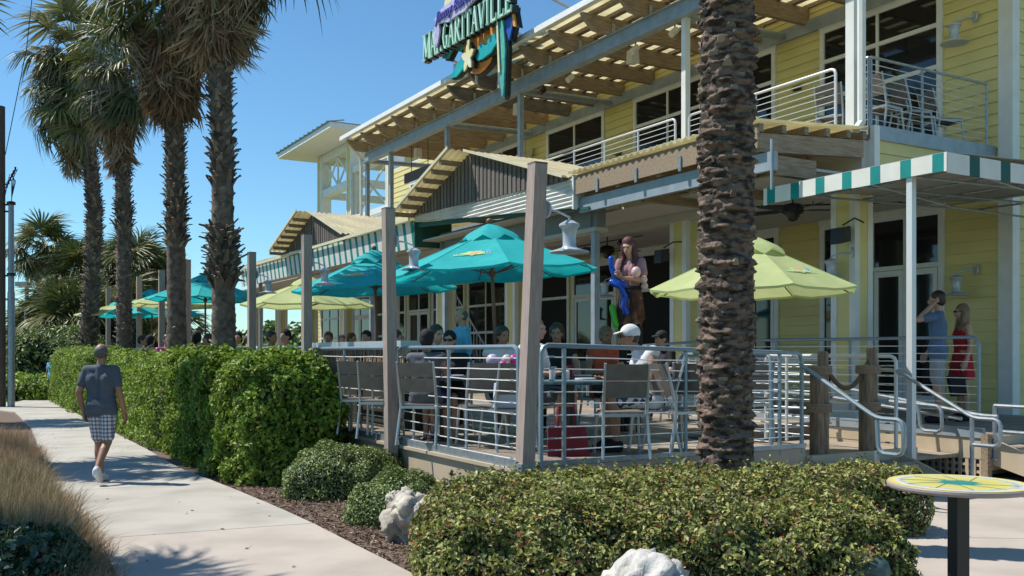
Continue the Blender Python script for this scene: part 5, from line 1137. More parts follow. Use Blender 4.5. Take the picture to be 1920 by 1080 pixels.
SIT = dict(STAND, pel=(0, 0, .53), waist=(0, -.01, .66), chest=(0, -.03, .86), neck=(0, -.03, 1.04), head=(0, -.07, 1.19),
           shL=(.18, -.02, .98), elL=(.25, -.07, .72), wrL=(.14, -.30, .74), shR=(-.18, -.02, .98), elR=(-.25, -.07, .72), wrR=(-.14, -.30, .74),
           hipL=(.09, -.02, .52), knL=(.13, -.42, .51), anL=(.13, -.38, .09), toL=(.14, -.52, .035), hipR=(-.09, -.02, .52), knR=(-.13, -.42, .51), anR=(-.13, -.38, .09), toR=(-.14, -.52, .035))
def vec(J, k): return Vector(J[k])
def torso(g, J, e, wide=1.0, low=True):
    e = e - (.016 if wide < .8 else 0)
    pel, wa, ch, nk = [vec(J, k) for k in ('pel', 'waist', 'chest', 'neck')]; ax = (vec(J, 'shL') - vec(J, 'shR')).normalized()
    for s in (-1, 1):
        cone(g, ch + ax * s * .072 * wide, wa + ax * s * .055 * wide, .100 + e, .086 + e); cone(g, wa + ax * s * .055 * wide, pel + ax * s * .065 * wide, .086 + e, .100 + e)
        cone(g, ch + ax * s * .07, (vec(J, 'shL') if s > 0 else vec(J, 'shR')) - ax * s * .02, .085 + e, .052 + e)
    cone(g, vec(J, 'shR'), vec(J, 'shL'), .050 + e, .050 + e); cone(g, ch, nk - Vector((0, 0, .04)), .09 + e, .055 + e)
def fingers(g, wr, el, curl=.5):
    d = (wr - el).normalized(); s = d.cross(Vector((0, 0, 1))); s = s.normalized() if s.length > .1 else Vector((0, 1, 0)); n = s.cross(d).normalized()
    if abs(d.z) > .8: s, n = Vector((0, 1, 0)) - d * d.y, Vector((1 if wr.x < 0 else -1, 0, 0)); s.normalize()
    cone(g, wr - s * .012, wr + d * .075 - s * .022, .022, .019, 8); cone(g, wr + s * .012, wr + d * .075 + s * .022, .022, .019, 8)
    for k, l in enumerate((.060, .072, .068, .052)):
        b = wr + d * .085 + s * (-.033 + .022 * k); m1 = b + d * l * .5 + n * curl * l * .25; e_ = m1 + d * l * (.55 - curl * .3) + n * curl * l * .5; cone(g, b, m1, .0105, .0095, 8); cone(g, m1, e_, .0095, .0085, 8)
    b = wr + d * .025 - s * .03; m1 = b + d * .035 - s * .025 + n * .01; cone(g, b, m1, .013, .011, 8); cone(g, m1, m1 + d * .03 + n * .012, .011, .0095, 8)
def person(label, X, Y, Z, rz, J=None, base=STAND, skin=SKIN, top=('tee', NAVY), bottom=('shorts', KHAKI), hair=('short', HBROWN), shoes=None, extra=None, s=1.0, vox=.014, group=None, wide=1.0, face=True, curl=.5, headtilt=0.0):
    J = dict(base, **(J or {})); t = Thing('person', label, 'person', frame=False, loc=(X, Y, Z), rz=rz, group=group); t.o.scale = (s, s, s)
    g = G(); torso(g, J, 0, wide); nk, hd = vec(J, 'neck'), vec(J, 'head')
    cone(g, nk - Vector((0, 0, .03)), hd - Vector((0, -.01, .05)), .052, .050)
    R_ = Matrix.Rotation(headtilt, 3, 'X')
    H = lambda x, y, z: hd + R_ @ Vector((x, y, z))
    g.ell(H(0, .012, .025), (.074, .092, .092), rot=R_); g.ell(H(0, -.018, -.035), (.056, .068, .080), rot=R_); cone(g, H(0, -.055, -.085), H(0, -.062, -.088), .026, .022)
    cone(g, H(0, -.088, .008), H(0, -.104, -.028), .009, .014, 8); [g.ell(H(sx * .076, .012, -.01), (.012, .022, .032), 8, 6) for sx in (-1, 1)]
    cone(g, H(-.018, -.088, -.055), H(.018, -.088, -.055), .009, .009, 8); cone(g, H(-.035, -.078, .022), H(.035, -.078, .022), .014, .014, 8)
    for S in 'LR':
        sh, el, wr, hp, kn, an, to = [vec(J, k + S) for k in ('sh', 'el', 'wr', 'hip', 'kn', 'an', 'to')]
        cone(g, sh, el, .049, .038); cone(g, el, el.lerp(wr, .35), .039, .040); cone(g, el.lerp(wr, .35), wr, .040, .026); fingers(g, wr, el, curl)
        cone(g, hp, kn, .086, .056); kc = kn.lerp(an, .32) + Vector((0, .012, 0)); cone(g, kn, kc, .053, .056); cone(g, kc, an, .055, .035); cone(g, an + Vector((0, 0, -.02)), to, .036, .028); cone(g, an + Vector((0, .02, -.045)), an, .034, .034)
    t.part('body', remeshed('body', g, vox, skin), skin)
    if face:
        for sx in (-1, 1): t.part('eye', G().ell(H(sx * .030, -.083, .004), (.011, .006, .006), 8, 6), BLK, smooth=True)
        t.part('mouth', G().ell(H(0, -.094, -.056), (.022, .006, .005), 8, 6), mat_('lip', (.32, .09, .08)), smooth=True)
    k, m = top
    if k:
        g = G(); torso(g, J, .016, wide)
        if k != 'crop': cone(g, vec(J, 'pel') + Vector((-.06, 0, .03)), vec(J, 'pel') + Vector((.06, 0, .03)), .130, .130)
        for S in 'LR':
            sh, el, wr = [vec(J, q + S) for q in ('sh', 'el', 'wr')]
            if k in ('tee', 'polo', 'crop'): cone(g, sh, sh.lerp(el, .62), .062, .060)
            if k == 'long': cone(g, sh, el, .062, .050); cone(g, el, el.lerp(wr, .85), .050, .038)
            if k != 'crop': hp = vec(J, 'hip' + S); cone(g, vec(J, 'pel'), hp + Vector((0, 0, -.02)), .128, .118)
        o = t.part({'tee': 'tee_shirt', 'polo': 'polo_shirt', 'long': 'long_sleeved_shirt', 'tank': 'tank_top', 'crop': 'blouse'}[k], remeshed('shirt', g, vox, m), m)
    k, m = bottom
    g = G(); pel = vec(J, 'pel'); 
    if k in ('shorts', 'pants'):
        cone(g, pel + Vector((-.05, 0, .03)), pel + Vector((.05, 0, .03)), .118, .118)
        for S in 'LR':
            hp, kn, an = [vec(J, q + S) for q in ('hip', 'kn', 'an')]
            if k == 'shorts': cone(g, hp, hp.lerp(kn, .82), .106, .084)
            else: cone(g, hp, kn, .103, .072); cone(g, kn, an + Vector((0, 0, .02)), .070, .052)
        t.part(k, remeshed(k, g, vox, m), m)
    elif k == 'skirt' or k == 'dress':
        kl = (vec(J, 'hipL').lerp(vec(J, 'knL'), .7)); kr = (vec(J, 'hipR').lerp(vec(J, 'knR'), .7)); n = 28; g = G(); rr = random.Random(3)
        top_, mid = vec(J, 'waist') + Vector((0, 0, -.02)), vec(J, 'pel'); bot = (kl + kr) / 2
        for i, (c, rx, ry) in enumerate(((top_, .128, .108), (mid + Vector((0, 0, .02)), .165, .135), (mid.lerp(bot, .5), .185, .16), (bot, .20, .18))):
            for q in range(n):
                th = 2 * math.pi * q / n; z = c.z - (rr.uniform(-.07, .12) if (i == 3 and k == 'skirt') else 0); w = 1 + .06 * math.cos(th * 9) * (i / 3); g.v.append((c.x + rx * w * math.cos(th), c.y + ry * w * math.sin(th), z))
        for i in range(3):
            for q in range(n): a, b = i * n + q, i * n + (q + 1) % n; g.f.append((a, b, b + n, a + n)); g.mi.append(0)
        t.part(k, g, m, smooth=True)
        if k == 'dress':
            g = G(); ch_ = vec(J, 'chest'); [cone(g, ch_ + Vector((sx * .07, -.005, -.005)), vec(J, 'waist') + Vector((sx * .055, 0, 0)), .112, .10) for sx in (-1, 1)]; t.part('bodice', remeshed('bodice', g, vox, m), m)
    if shoes:
        for S in 'LR':
            an, to = vec(J, 'an' + S), vec(J, 'to' + S); g = G(); u = (to - an); h = an + Vector((0, .03, -.05)); cone(g, h, h + Vector((0, 0, .035)), .040, .040); cone(g, h, to + Vector((0, 0, -.0)), .038, .038); cone(g, an, to.lerp(an, .4), .044, .040); t.part('shoe', remeshed('shoe', g, vox * .8, shoes), shoes)
    k, m = hair
    g = G()
    if k in ('short', 'long', 'bob', 'bald'):
        if k == 'bald': g.ell(H(0, .032, .012), (.083, .086, .086), rot=R_)
        else: g.ell(H(0, .022, .040), (.086, .098, .094), rot=R_); g.ell(H(0, .04, .0), (.082, .080, .085), rot=R_)
        if k == 'bob': [cone(g, H(sx * .06, .02, .05), H(sx * .070, .02, -.06), .034, .022) for sx in (-1, 1)]; cone(g, H(0, .05, .0), H(0, .055, -.08), .06, .045)
        if k == 'long':
            for sx, x2, y2, z2 in ((-1, -.10, -.06, -.33), (1, .10, -.06, -.33), (-1, -.06, .09, -.38), (1, .06, .09, -.38), (0, 0, .1, -.40)):
                a = H(sx * .055, .03 if abs(x2) > .08 else .06, .03); b = H(x2 * .85, y2 * .4 + .02, -.13); c = hd + Vector((x2, y2, z2)); cone(g, a, b, .045, .045); cone(g, b, c, .045, .022)
        me = remeshed('hair', g, vox * .9, m, 1)
        for v in me.vertices: v.co += v.normal * noise.noise(Vector((v.co.x * 60, v.co.y * 60, v.co.z * 14))) * (.005 if k == 'long' else .004)
        t.part('hair', me, m)
    if k == 'cap' or (extra and 'cap' in extra):
        cm = extra['cap']; g = G(); g.ell(H(0, .018, .045), (.088, .104, .088), rot=R_); o = t.part('cap', remeshed('cap', g, .01, cm), cm)
        t.part('visor', G().prism([H(.075 * math.cos(a), -.075 - .075 * math.sin(a), .048 - .02 * math.sin(a)) for a in [i * math.pi / 10 for i in range(11)]], R_ @ Vector((0, 0, .008))), cm, parent=o)
        if hair[0] == 'cap': g = G(); g.ell(H(0, .04, .0), (.079, .075, .07)); t.part('hair', remeshed('hair', g, .012, HBROWN), HBROWN)
    if extra and 'glasses' in extra: gg = G(); [gg.ell(H(sx * .032, -.092, .006), (.028, .010, .018), 10, 8) for sx in (-1, 1)]; gg.tube([H(-.03, -.098, .01), H(.03, -.098, .01)], .004, 5); [gg.tube([H(sx * .058, -.088, .01), H(sx * .08, .0, .005)], .004, 5) for sx in (-1, 1)]; t.part('sunglasses', gg, BLACKM, smooth=True)
    return t, J
p = gnd(190, 910)
person('grey-haired man in a slate blue tee and plaid shorts walking away', p.x, p.y, .037, rad(176), dict(elL=(.262, .06, 1.14), wrL=(.235, .0, .90), elR=(-.255, .04, 1.13), wrR=(-.27, -.05, .89), hipL=(.085, 0, .92), knL=(.06, -.06, .50), anL=(.035, -.05, .085), toL=(.045, -.20, .035), knR=(-.09, .02, .51), anR=(-.10, .30, .20), toR=(-.11, .24, .07)),
       skin=SKINT, top=('tee', NAVY), bottom=('shorts', PLAID), hair=('bald', HGREY), shoes=WHC, vox=.010, wide=1.22, s=.985, face=False)
# girl making balloons, raised on short black stilts
gx, gy = (1182 - 960) / F * 12.2, 12.2
tg, Jg = person('red-haired woman in a mauve blouse and ragged brown skirt standing above the diners', gx, gy, 1.44, rad(-28), dict(shL=(.148, .01, 1.40), shR=(-.148, .01, 1.40), elR=(-.195, -.04, 1.16), wrR=(-.09, -.26, 1.20), elL=(.21, -.05, 1.15), wrL=(.02, -.27, 1.17), head=(-.01, -.055, 1.60)),
       top=('crop', MAUVE), bottom=('skirt', SKIRTB), hair=('long', HRED), vox=.009, s=.975, curl=.75, headtilt=.30, wide=.62)
g = G(); n = 16
for q in range(9):
    th = 4.0 + q * .13; g.prism([(.17 * math.cos(th) - .0, .15 * math.sin(th) - .01, 1.03), (.17 * math.cos(th + .1), .15 * math.sin(th + .1) - .01, 1.03), (.21 * math.cos(th + .1), .20 * math.sin(th + .1), .66 + .07 * ((q * 5) % 4)), (.21 * math.cos(th + .02), .20 * math.sin(th + .02), .68 + .05 * ((q * 3) % 4))], (0, -.008, 0))
tg.part('apron_strips', g, NAVYS); tg.part('belt', G().lathe([(.15, 0), (.155, .02), (.15, .05)], (0, 0, 1.03), 20), BLK)
g = G()
for sx in (-1, 1): cone(g, (sx * .10, -.01, .56), (sx * .11, .02, -.0), .068, .05); 
tg.part('boots', remeshed('boots', g, .012, BLK), BLK)
for sx in (-1, 1): tg.part('stilt', G().lathe([(.035, 0), (.035, .84), (.05, .86)], (sx * .11, .0, -.84), 10), BLACKM)
BBAL = mat('blue_balloon', (.01, .09, .55), .25, trans=.2); PBAL = mat('pink_balloon', (.80, .58, .58), .3, trans=.3); GBAL = mat('green_balloon', (.09, .55, .03), .25, trans=.2); MBAL = mat('magenta_balloon', (.65, .06, .40), .3, trans=.3)
t = Thing('balloon_figure', 'twisted blue balloon held in the red-haired woman\'s hands', 'balloon', frame=False, loc=(gx, gy, 1.44), rz=rad(-28)); t.o.scale = (.975,) * 3
for pts, r_ in (([(-.13, -.36, 1.42), (-.12, -.35, 1.30), (-.07, -.34, 1.14)], .036), ([(-.07, -.34, 1.14), (.0, -.33, 1.04), (.04, -.30, .93)], .038), ([(-.13, -.33, 1.12), (-.05, -.34, 1.08)], .042), ([(-.04, -.33, 1.12), (.03, -.32, 1.08)], .042), ([(.04, -.30, .93), (.02, -.29, .80), (.05, -.27, .72)], .036)):
    g = G(); [cone(g, a, b, r_, r_) for a, b in zip(pts, pts[1:])]; t.part('balloon_segment', g, BBAL, smooth=True)
t = Thing('balloon_bundle', 'pink and white balloons tucked under the red-haired woman\'s arm', 'balloon', frame=False, loc=(gx, gy, 1.44), rz=rad(-28))
for c, rr in (((.14, -.17, 1.22), .062), ((.215, -.09, 1.13), .045), ((.20, -.02, 1.05), .045)): t.part('balloon', G().ell(c, (rr, rr, rr * 1.15)), PBAL, smooth=True)
t = Thing('balloon_tube', 'bright green balloon tucked at the red-haired woman\'s thigh', 'balloon', frame=False, loc=(gx, gy, 1.44), rz=rad(-28)); g = G(); cone(g, (-.16, -.22, .78), (-.11, -.23, .55), .042, .04); t.part('balloon', g, GBAL, smooth=True); g = G(); cone(g, (-.11, -.23, .55), (-.10, -.23, .50), .012, .02); t.part('knot', g, GBAL)
# couple on the landing
person('man in blue shirt and pale shorts on the landing, hand to his ear', 6.22, 13.85, .62, rad(-112), dict(elL=(.23, -.24, 1.36), wrL=(.12, -.08, 1.55), elR=(-.24, .0, 1.13), wrR=(-.22, -.12, .92)), top=('tee', POLO), bottom=('shorts', KHAKI), hair=('short', HBROWN), shoes=BLK, vox=.011, s=1.10, wide=1.1)
person('long-haired blonde woman in a strapless red dress behind the man in blue', 6.72, 14.15, .62, rad(-95), dict(), top=(None, None), bottom=('dress', RED), hair=('long', HBLOND), shoes=BLK, vox=.011, s=1.0, extra={'glasses': 1})
t = Thing('handbag', 'black handbag hanging in front of the woman in red', 'bag', frame=False, loc=(6.45, 13.75, 1.0)); t.part('pouch', G().prism([(-.12, 0, .30), (.12, 0, .30), (.15, 0, .02), (-.06, 0, 0)], (0, .08, 0)), BLK); t.part('strap', G().tube([(-.1, .04, .30), (-.05, .04, .45), (.05, .04, .45), (.1, .04, .30)], .01, 5), BLK)
DN = 'diners seated on the patio'
person('seated man in a white cap, white tank top and dark sunglasses by the front railing', 1.47, 10.12, .60, rad(-80), dict(head=(0, -.22, 1.13), neck=(0, -.12, 1.02), chest=(0, -.07, .85), wrL=(.10, -.40, .72), wrR=(-.10, -.42, .72), hipL=(.09, 0, .52)), base=SIT, skin=SKINT, top=('tank', WHC), bottom=('shorts', mat('floral_shorts', (.03, .045, .11), .8, col2=(.6, .6, .62), scale=16, detail=1, contrast=(.48, .52))), hair=('cap', HBROWN), shoes=BLK, extra={'cap': WHC, 'glasses': 1}, vox=.011, group=DN, wide=1.15, s=1.07)
person('seated man in a black shirt and sunglasses facing the railing', -.76, 11.75, .60, rad(-10), dict(wrR=(-.10, -.26, .92), elR=(-.24, -.18, .76)), base=SIT, top=('tee', BLK), bottom=('shorts', BLK), hair=('short', BLK), extra={'glasses': 1}, vox=.012, group=DN, wide=1.1)
person('seated woman in a grey strap top seen from behind, left of the man in black', -1.0, 10.95, .60, rad(165), dict(), base=SIT, skin=SKINT, top=('tank', GREYC), bottom=('shorts', PURP), hair=('short', BLK), vox=.013, group=DN)
person('dark-haired seated woman in black beside the standing man in light blue', -1.05, 12.75, .60, rad(40), dict(), base=SIT, top=('tee', BLK), bottom=('pants', BLK), hair=('bob', HBROWN), vox=.013, group=DN, s=1.08)
person('grey-haired standing man in a light blue shirt under the large turquoise umbrella', -.72, 13.5, .60, rad(-65), dict(), top=('long', LBLUE), bottom=('pants', GREYC), hair=('bald', HGREY), vox=.012, s=.96, wide=1.1)
person('person in a white tee half hidden by the nearest wooden post', .21, 10.75, .60, rad(60), dict(), base=SIT, top=('tee', WHC), bottom=('shorts', GREYC), hair=('short', HBLOND), vox=.013, group=DN, s=1.1)
person('brown-haired seated woman in a black top behind the blue table', .58, 12.1, .60, rad(-10), dict(), base=SIT, skin=SKINT, top=('tank', BLK), bottom=('pants', BLK), hair=('bob', HBROWN), vox=.013, group=DN, s=1.08)
person('older woman in a coral top seated left of the raised girl', 1.22, 12.6, .60, rad(20), dict(), base=SIT, skin=SKINT, top=('tank', ORNG), bottom=('pants', BLK), hair=('short', HBLOND), vox=.013, group=DN, s=1.06)
person('seated person in a black shirt and dark cap right of the raised girl', 2.35, 14.6, .60, rad(-60), dict(), base=SIT, top=('tee', BLK), bottom=('pants', BLK), hair=('cap', HBROWN), extra={'cap': BLK}, vox=.015, group=DN, s=1.05)
person('seated woman in a white strap top between the umbrella pole and the nearest post', -.15, 11.9, .60, rad(30), dict(), base=SIT, skin=SKINT, top=('tank', WHC), bottom=('shorts', BLK), hair=('bob', HBROWN), vox=.014, group=DN, s=1.05)
person('seated man in khaki behind the blue table left of the large umbrella pole', -1.75, 13.9, .60, rad(70), dict(), base=SIT, skin=SKINT, top=('tee', KHAKI), bottom=('shorts', BLK), hair=('short', HBROWN), vox=.014, group=DN, s=1.05)
far = [(540, 17.6, WHC, BLK, 'far diner in a white shirt with black hair under the lime umbrella', 'short', -30), (505, 18.6, BLK, HBROWN, 'far diner in dark clothes left of the one in white', 'short', 60), (462, 20.5, ORNG, HGREY, 'far balding diner just left of the fourth wooden post', 'bald', 90), (446, 19.4, BLK, BLK, 'far dark-haired diner between the collared palm and the fourth post', 'bob', 10),
       (366, 19.0, GREYC, BLK, 'far diner with a large black hairdo right of the reddish trunk', 'bob', 170), (278, 23.5, BLK, BLK, 'far diner in black between the farther wooden posts', 'bob', 150), (312, 22.6, MBAL, HBROWN, 'far diner in pink left of the reddish trunk', 'short', 30), (262, 24.0, WHC, HBROWN, 'far diner in a white top at the patio end', 'short', 90),
       (617, 19.6, MAROON, HBROWN, 'far diner in a dark red shirt under the second turquoise umbrella', 'short', 0), (655, 20.5, BLK, HBROWN, 'far diner in black just left of the second wooden post', 'short', 60), (690, 18.5, POLO, BLK, 'far diner in dark blue right beside the second wooden post', 'short', -20), (640, 23.0, GREYC, HGREY, 'far grey-clad diner at the back by the wall windows', 'short', 20),
       (395, 21.5, WHC, HBROWN, 'far diner hidden by the collared palm trunk', 'short', -90)]
for px, Y_, m, hm, lab, hk, a_ in far: person(lab, (px - 960) / F * Y_, Y_, .60, rad(a_), dict(), base=SIT, skin=SKINT if px % 2 else SKIN, top=('tee', m), bottom=('pants', BLK), hair=(hk, hm), vox=.022, group=DN, face=False, s=1.12)
p = gnd(98, 752); person('person in a blue top standing at the far edge of the hedge', p.x, p.y, .04, rad(160), dict(), skin=SKINT, top=('tee', LBLUE), bottom=('shorts', BLK), hair=('short', HBLOND), vox=.02, face=False, s=.86)

# ================================================================ PATIO FURNITURE
def make_chair(label, loc, rz):
    t = Thing('patio_chair', label, 'chair', frame=False, loc=loc, rz=rz, group='taupe-slatted aluminium chairs on the patio')
    for sx in (-1, 1):
        t.part('leg', G().tube([(sx * .21, -.20, .44), (sx * .235, -.25, 0)], .016, 8), CHAIRF, smooth=True)
        t.part('back_leg', G().tube([(sx * .235, .30, 0), (sx * .215, .20, .44), (sx * .215, .24, .62), (sx * .215, .33, .94)], [.016, .018, .018, .014], 8), CHAIRF, smooth=True)
    t.part('seat_frame', G().box(-.225, .225, -.22, -.19, .41, .44).box(-.225, .225, .19, .22, .41, .44).box(-.225, -.195, -.19, .19, .41, .44).box(.195, .225, -.19, .19, .41, .44), CHAIRF)
    for k in range(5): t.part('seat_slat', G().box(-.21, .21, -.21 + k * .083, -.135 + k * .083, .442, .458), CHAIRS)
    for z0, z1, dy in ((.60, .755, .238), (.77, .93, .285)):
        y0 = .235 + (z0 - .6) * .27; y1 = .235 + (z1 - .6) * .27; t.part('back_panel', G().prism([(-.2, y0, z0), (.2, y0, z0), (.2, y1, z1), (-.2, y1, z1)], (0, .014, 0)), CHAIRS)
    return t
CH = [((-2.35, 12.9), 172, 'dark chair left of the second wooden post, third and farthest one'), ((1.10, 9.55), 184, 'chair with its taupe back to the front railing, before the man in the white cap'), ((-.34, 10.55), -165, 'left chair of the pair right of the middle railing post'), ((-.05, 10.25), -158, 'right chair of the pair nearest the first wooden post'),
      ((1.50, 10.14), -99, 'chair under the man in the white cap'), ((1.74, 9.95), 120, 'chair right of the man in the white cap'), ((2.02, 10.25), 160, 'second chair right of the man in the white cap'), ((-.76, 11.8), -10, 'chair of the man in black with sunglasses'), ((-1.0, 10.9), 165, 'chair of the woman in the grey strap top'), ((-1.62, 11.75), 175, 'dark chair left of the second wooden post, nearer one'), ((-1.95, 12.35), 170, 'dark chair left of the second wooden post, farther one'),
      ((.58, 12.2), -10, 'chair of the brown-haired woman behind the blue table'), ((1.22, 12.7), 20, 'chair of the woman in coral'), ((2.75, 11.3), 200, 'chair behind the rails right of the thick trunk'), ((3.1, 12.2), 170, 'chair by the short railing return'), ((.21, 10.85), 60, 'chair of the person in the white tee'), ((2.35, 14.7), -60, 'chair of the diner in the dark cap'), ((-1.05, 12.85), 40, 'chair of the dark-haired woman in black')]
c0 = None
for (x, y), a_, lab in CH:
    if c0 is None: c0 = make_chair(lab, (x, y, ZD), rad(a_)); copy_thing.cache.clear()
    else: copy_thing(c0.o, lab, (x, y, ZD), rad(a_))
for b, a, rz_, lab in [(7.9, 3.25, 115, 'balcony chair left of the white corner post'), (8.1, 2.45, 95, 'left balcony chair behind the corner railing'), (8.75, 2.4, 80, 'second balcony chair behind the corner railing'), (9.15, 2.6, 60, 'third balcony chair behind the corner railing'), (9.7, 2.5, 70, 'balcony chair farthest towards the wall'), (8.2, 6.0, 90, 'balcony chair low beside the thick trunk')]:
    p = fw(b, a, 5.09); q = copy_thing(c0.o, lab, p, rad(rz_ + 30)); q['group'] = 'taupe-slatted chairs on the balcony'
def table(label, x, y, z, r_=.45, stuff=True):
    t = Thing('round_table', label, 'table', frame=False, loc=(x, y, z), group='round dark blue patio tables')
    t.part('table_top', G().lathe([(r_ - .03, .715), (r_, .72), (r_, .742), (r_ - .01, .746)], n=28), TABT); t.part('pedestal', G().lathe([(.045, .02), (.045, .715)], n=12), BLACKM, smooth=True); t.part('base', G().lathe([(.26, 0), (.25, .02), (.05, .04)], n=20), BLACKM, smooth=True)
TS = [(.62, 10.05, ZD, 'blue table behind the corner of the front railing'), (-.82, 11.35, ZD, 'blue table in front of the man in black'), (.7, 11.45, ZD, 'blue table before the brown-haired woman'), (-1.5, 13.4, ZD, 'blue table by the second umbrella'), (2.4, 11.6, ZD, 'blue table behind the thick trunk')]
for x, y, z, lab in TS: table(lab, x, y, z)
p = fw(8.4, 3.0, 5.09); table('round table on the upper balcony between the chairs', p.x, p.y, 5.09)
GLS = mat('drinking_glass', (.7, .75, .78), .08, spec=.6, trans=.3)
k = 0
for (tx, ty) in ((.62, 10.05), (-.82, 11.35), (.7, 11.45)):
    for dx, dy, kind in ((-.2, -.15, 0), (.15, -.1, 1), (.0, .2, 2), (-.05, .0, 3)):
        lab = ['empty clear tumbler on the left side of the %s', 'stack of pale plates on the right side of the %s', 'dark cola glass at the back of the %s', 'small white napkin holder in the middle of the %s'][kind] % {.62: 'corner table', -.82: 'man in black\'s table', .7: 'brown-haired woman\'s table'}[tx]
        pr = {0: [(.03, 0), (.036, .13), (.033, .13), (.028, .01)], 1: [(.06, 0), (.11, .015), (.11, .03), (.05, .02)], 2: [(.03, 0), (.038, .15), (.03, .15)], 3: [(.04, 0), (.04, .1), (.03, .11)]}[kind]
        single(['tumbler', 'plate_stack', 'cola_glass', 'napkin_holder'][kind], G().lathe(pr, n=14), [GLS, WHC, MAROON, WHC][kind], lab, ['glass', 'plates', 'glass', 'napkin holder'][kind], frame=False, loc=(tx + dx, ty + dy, ZD + .747), smooth=True)
t = Thing('tote_bag', 'dark red tote bag standing on the deck behind the corner railing', 'bag', frame=False, loc=(.56, 9.50, ZD)); t.part('bag_body', G().prism([(-.20, 0, 0), (.22, 0, 0), (.18, 0, .30), (-.2, 0, .30)], (0, .2, 0)), MAROON); t.part('handle', G().tube([(-.1, .1, .30), (-.08, .1, .50), (.06, .1, .50), (.08, .1, .30)], .015, 6), MAROON)
single('seat_bag', G().prism([(-.16, 0, 0), (.16, 0, 0), (.14, 0, .26), (-.14, 0, .26)], (0, .12, 0)), mat('pale_blue_bag', (.40, .48, .60), .8), 'pale blue bag on the paired chair nearest the first wooden post', 'bag', frame=False, loc=(-.03, 10.05, ZD + .46), rz=.2)
t = Thing('drink_cup', 'pink and white cup held by the man in the white cap', 'cup', frame=False, loc=(1.10, 9.95, ZD + .52)); t.part('cup_body', G().lathe([(.05, 0), (.065, .17)], n=14), WHC, smooth=True); t.part('cup_band', G().lathe([(.052, .0), (.055, .04)], n=14), MBAL); t.part('cup_lid', G().lathe([(.07, .17), (.07, .21), (.03, .22)], n=14), MBAL)
t = Thing('balloon_flower', 'magenta and pink balloon flower right of the paired chairs', 'balloon', frame=False, loc=(-.02, 10.6, 1.50))
for i in range(6): an = i * math.pi / 3; t.part('balloon', G().ell((.08 * math.cos(an), -.01 * i, .08 * math.sin(an)), (.055, .05, .055)), MBAL if i % 2 else PBAL, smooth=True)
t.part('balloon', G().ell((-.2, 0, .06), (.07, .07, .07)), mat('lilac_balloon', (.5, .42, .62), .3), smooth=True)
# planter bar behind the railing left of the second post
t = Thing('bar_counter', 'pale counter with dried straw skirt behind the railing left of the second post', 'counter', org=(.5, 5.2, ZD)); t.part('counter_top', G().box(.35, 1.0, 3.8, 7.4, 1.72, 1.80), LAMPM); t.part('counter_front', G().box(.45, .9, 3.9, 7.3, ZD, 1.60), TWIG); 
g = G(); r = random.Random(2)
for i in range(260): a = 3.9 + i * .0131; g.beam((.44 + r.uniform(-.01, .01), a, 1.72), (.43 + r.uniform(-.03, .02), a + r.gauss(0, .02), 1.35 + r.uniform(-.05, .1)), .012, .006)
t.part('straw_fringe', g, GRASS, kind='stuff')

# high bistro table in the lower right corner
p = at(1797, 903, 4.95); t = Thing('bistro_table', 'round yellow painted bistro table on a black square pillar', 'table', frame=False, loc=(p.x, 4.95, 0), rz=.25)
TT = mat('table_disc_edge', (.36, .30, .28), .5); t.part('table_top', G().lathe([(.33, .935), (.346, .94), (.35, .95), (.35, .962), (.346, .966)], n=56), TT); t.part('pillar', G().box(-.037, .037, -.037, .037, 0, .934), BLACKM)
t.part('foot_plate', G().box(-.18, .18, -.18, .18, 0, .012), BLACKM)
def painted():
    m = mat('painted_sun_disc', (.6, .5, .1), .6); n = m.node_tree.nodes; l = m.node_tree.links; tc = n.new('ShaderNodeTexCoord'); fl = n.new('ShaderNodeVectorMath'); fl.operation = 'MULTIPLY'; fl.inputs[1].default_value = (1, 1, 0); l.new(tc.outputs['Object'], fl.inputs[0]); sx = n.new('ShaderNodeVectorMath'); sx.operation = 'LENGTH'; l.new(fl.outputs[0], sx.inputs[0])
    nz = n.new('ShaderNodeTexNoise'); nz.inputs['Scale'].default_value = 14; nz.inputs['Detail'].default_value = 6; l.new(tc.outputs['Object'], nz.inputs['Vector'])
    ad = n.new('ShaderNodeMath'); ad.operation = 'MULTIPLY_ADD'; ad.inputs[1].default_value = .09; l.new(nz.outputs['Fac'], ad.inputs[0]); l.new(sx.outputs['Value'], ad.inputs[2])
    r = n.new('ShaderNodeValToRGB'); cr = r.color_ramp
    for i, (pos, c) in enumerate([(0, (.02, .22, .20)), (.13, (.03, .26, .22)), (.155, (.46, .42, .14)), (.26, (.54, .48, .12)), (.30, (.50, .50, .20)), (.325, (.30, .36, .42)), (.35, (.55, .55, .45)), (.365, (.62, .52, .12)), (.40, (.48, .42, .24))]):
        e = cr.elements[i] if i < 2 else cr.elements.new(pos); e.position = pos; e.color = (*c, 1)
    n['Principled BSDF'].inputs['Specular IOR Level'].default_value = .15; l.new(ad.outputs[0], r.inputs['Fac']); l.new(r.outputs['Color'], n['Principled BSDF'].inputs['Base Color']); return m
t.part('painted_disc', G().lathe([(.345, 0), (.345, .002)], (0, 0, .9665), n=56), painted())
PD = mat('table_line_paint', (.05, .13, .15), .5)
t.part('painted_star', G().prism([(.10 * (1 if i % 2 else .6) * math.cos(i * math.pi / 6 + .2), .10 * (1 if i % 2 else .6) * math.sin(i * math.pi / 6 + .2), .9688) for i in range(12)], (0, 0, .001)), mat('star_teal', (.02, .22, .20), .5))
for k in range(9): an = .3 + k * .62; t.part('painted_line', G().beam((.10 * math.cos(an), .10 * math.sin(an), .9696), (.28 * math.cos(an + .25), .28 * math.sin(an + .25), .9696), .004, .001), PD)

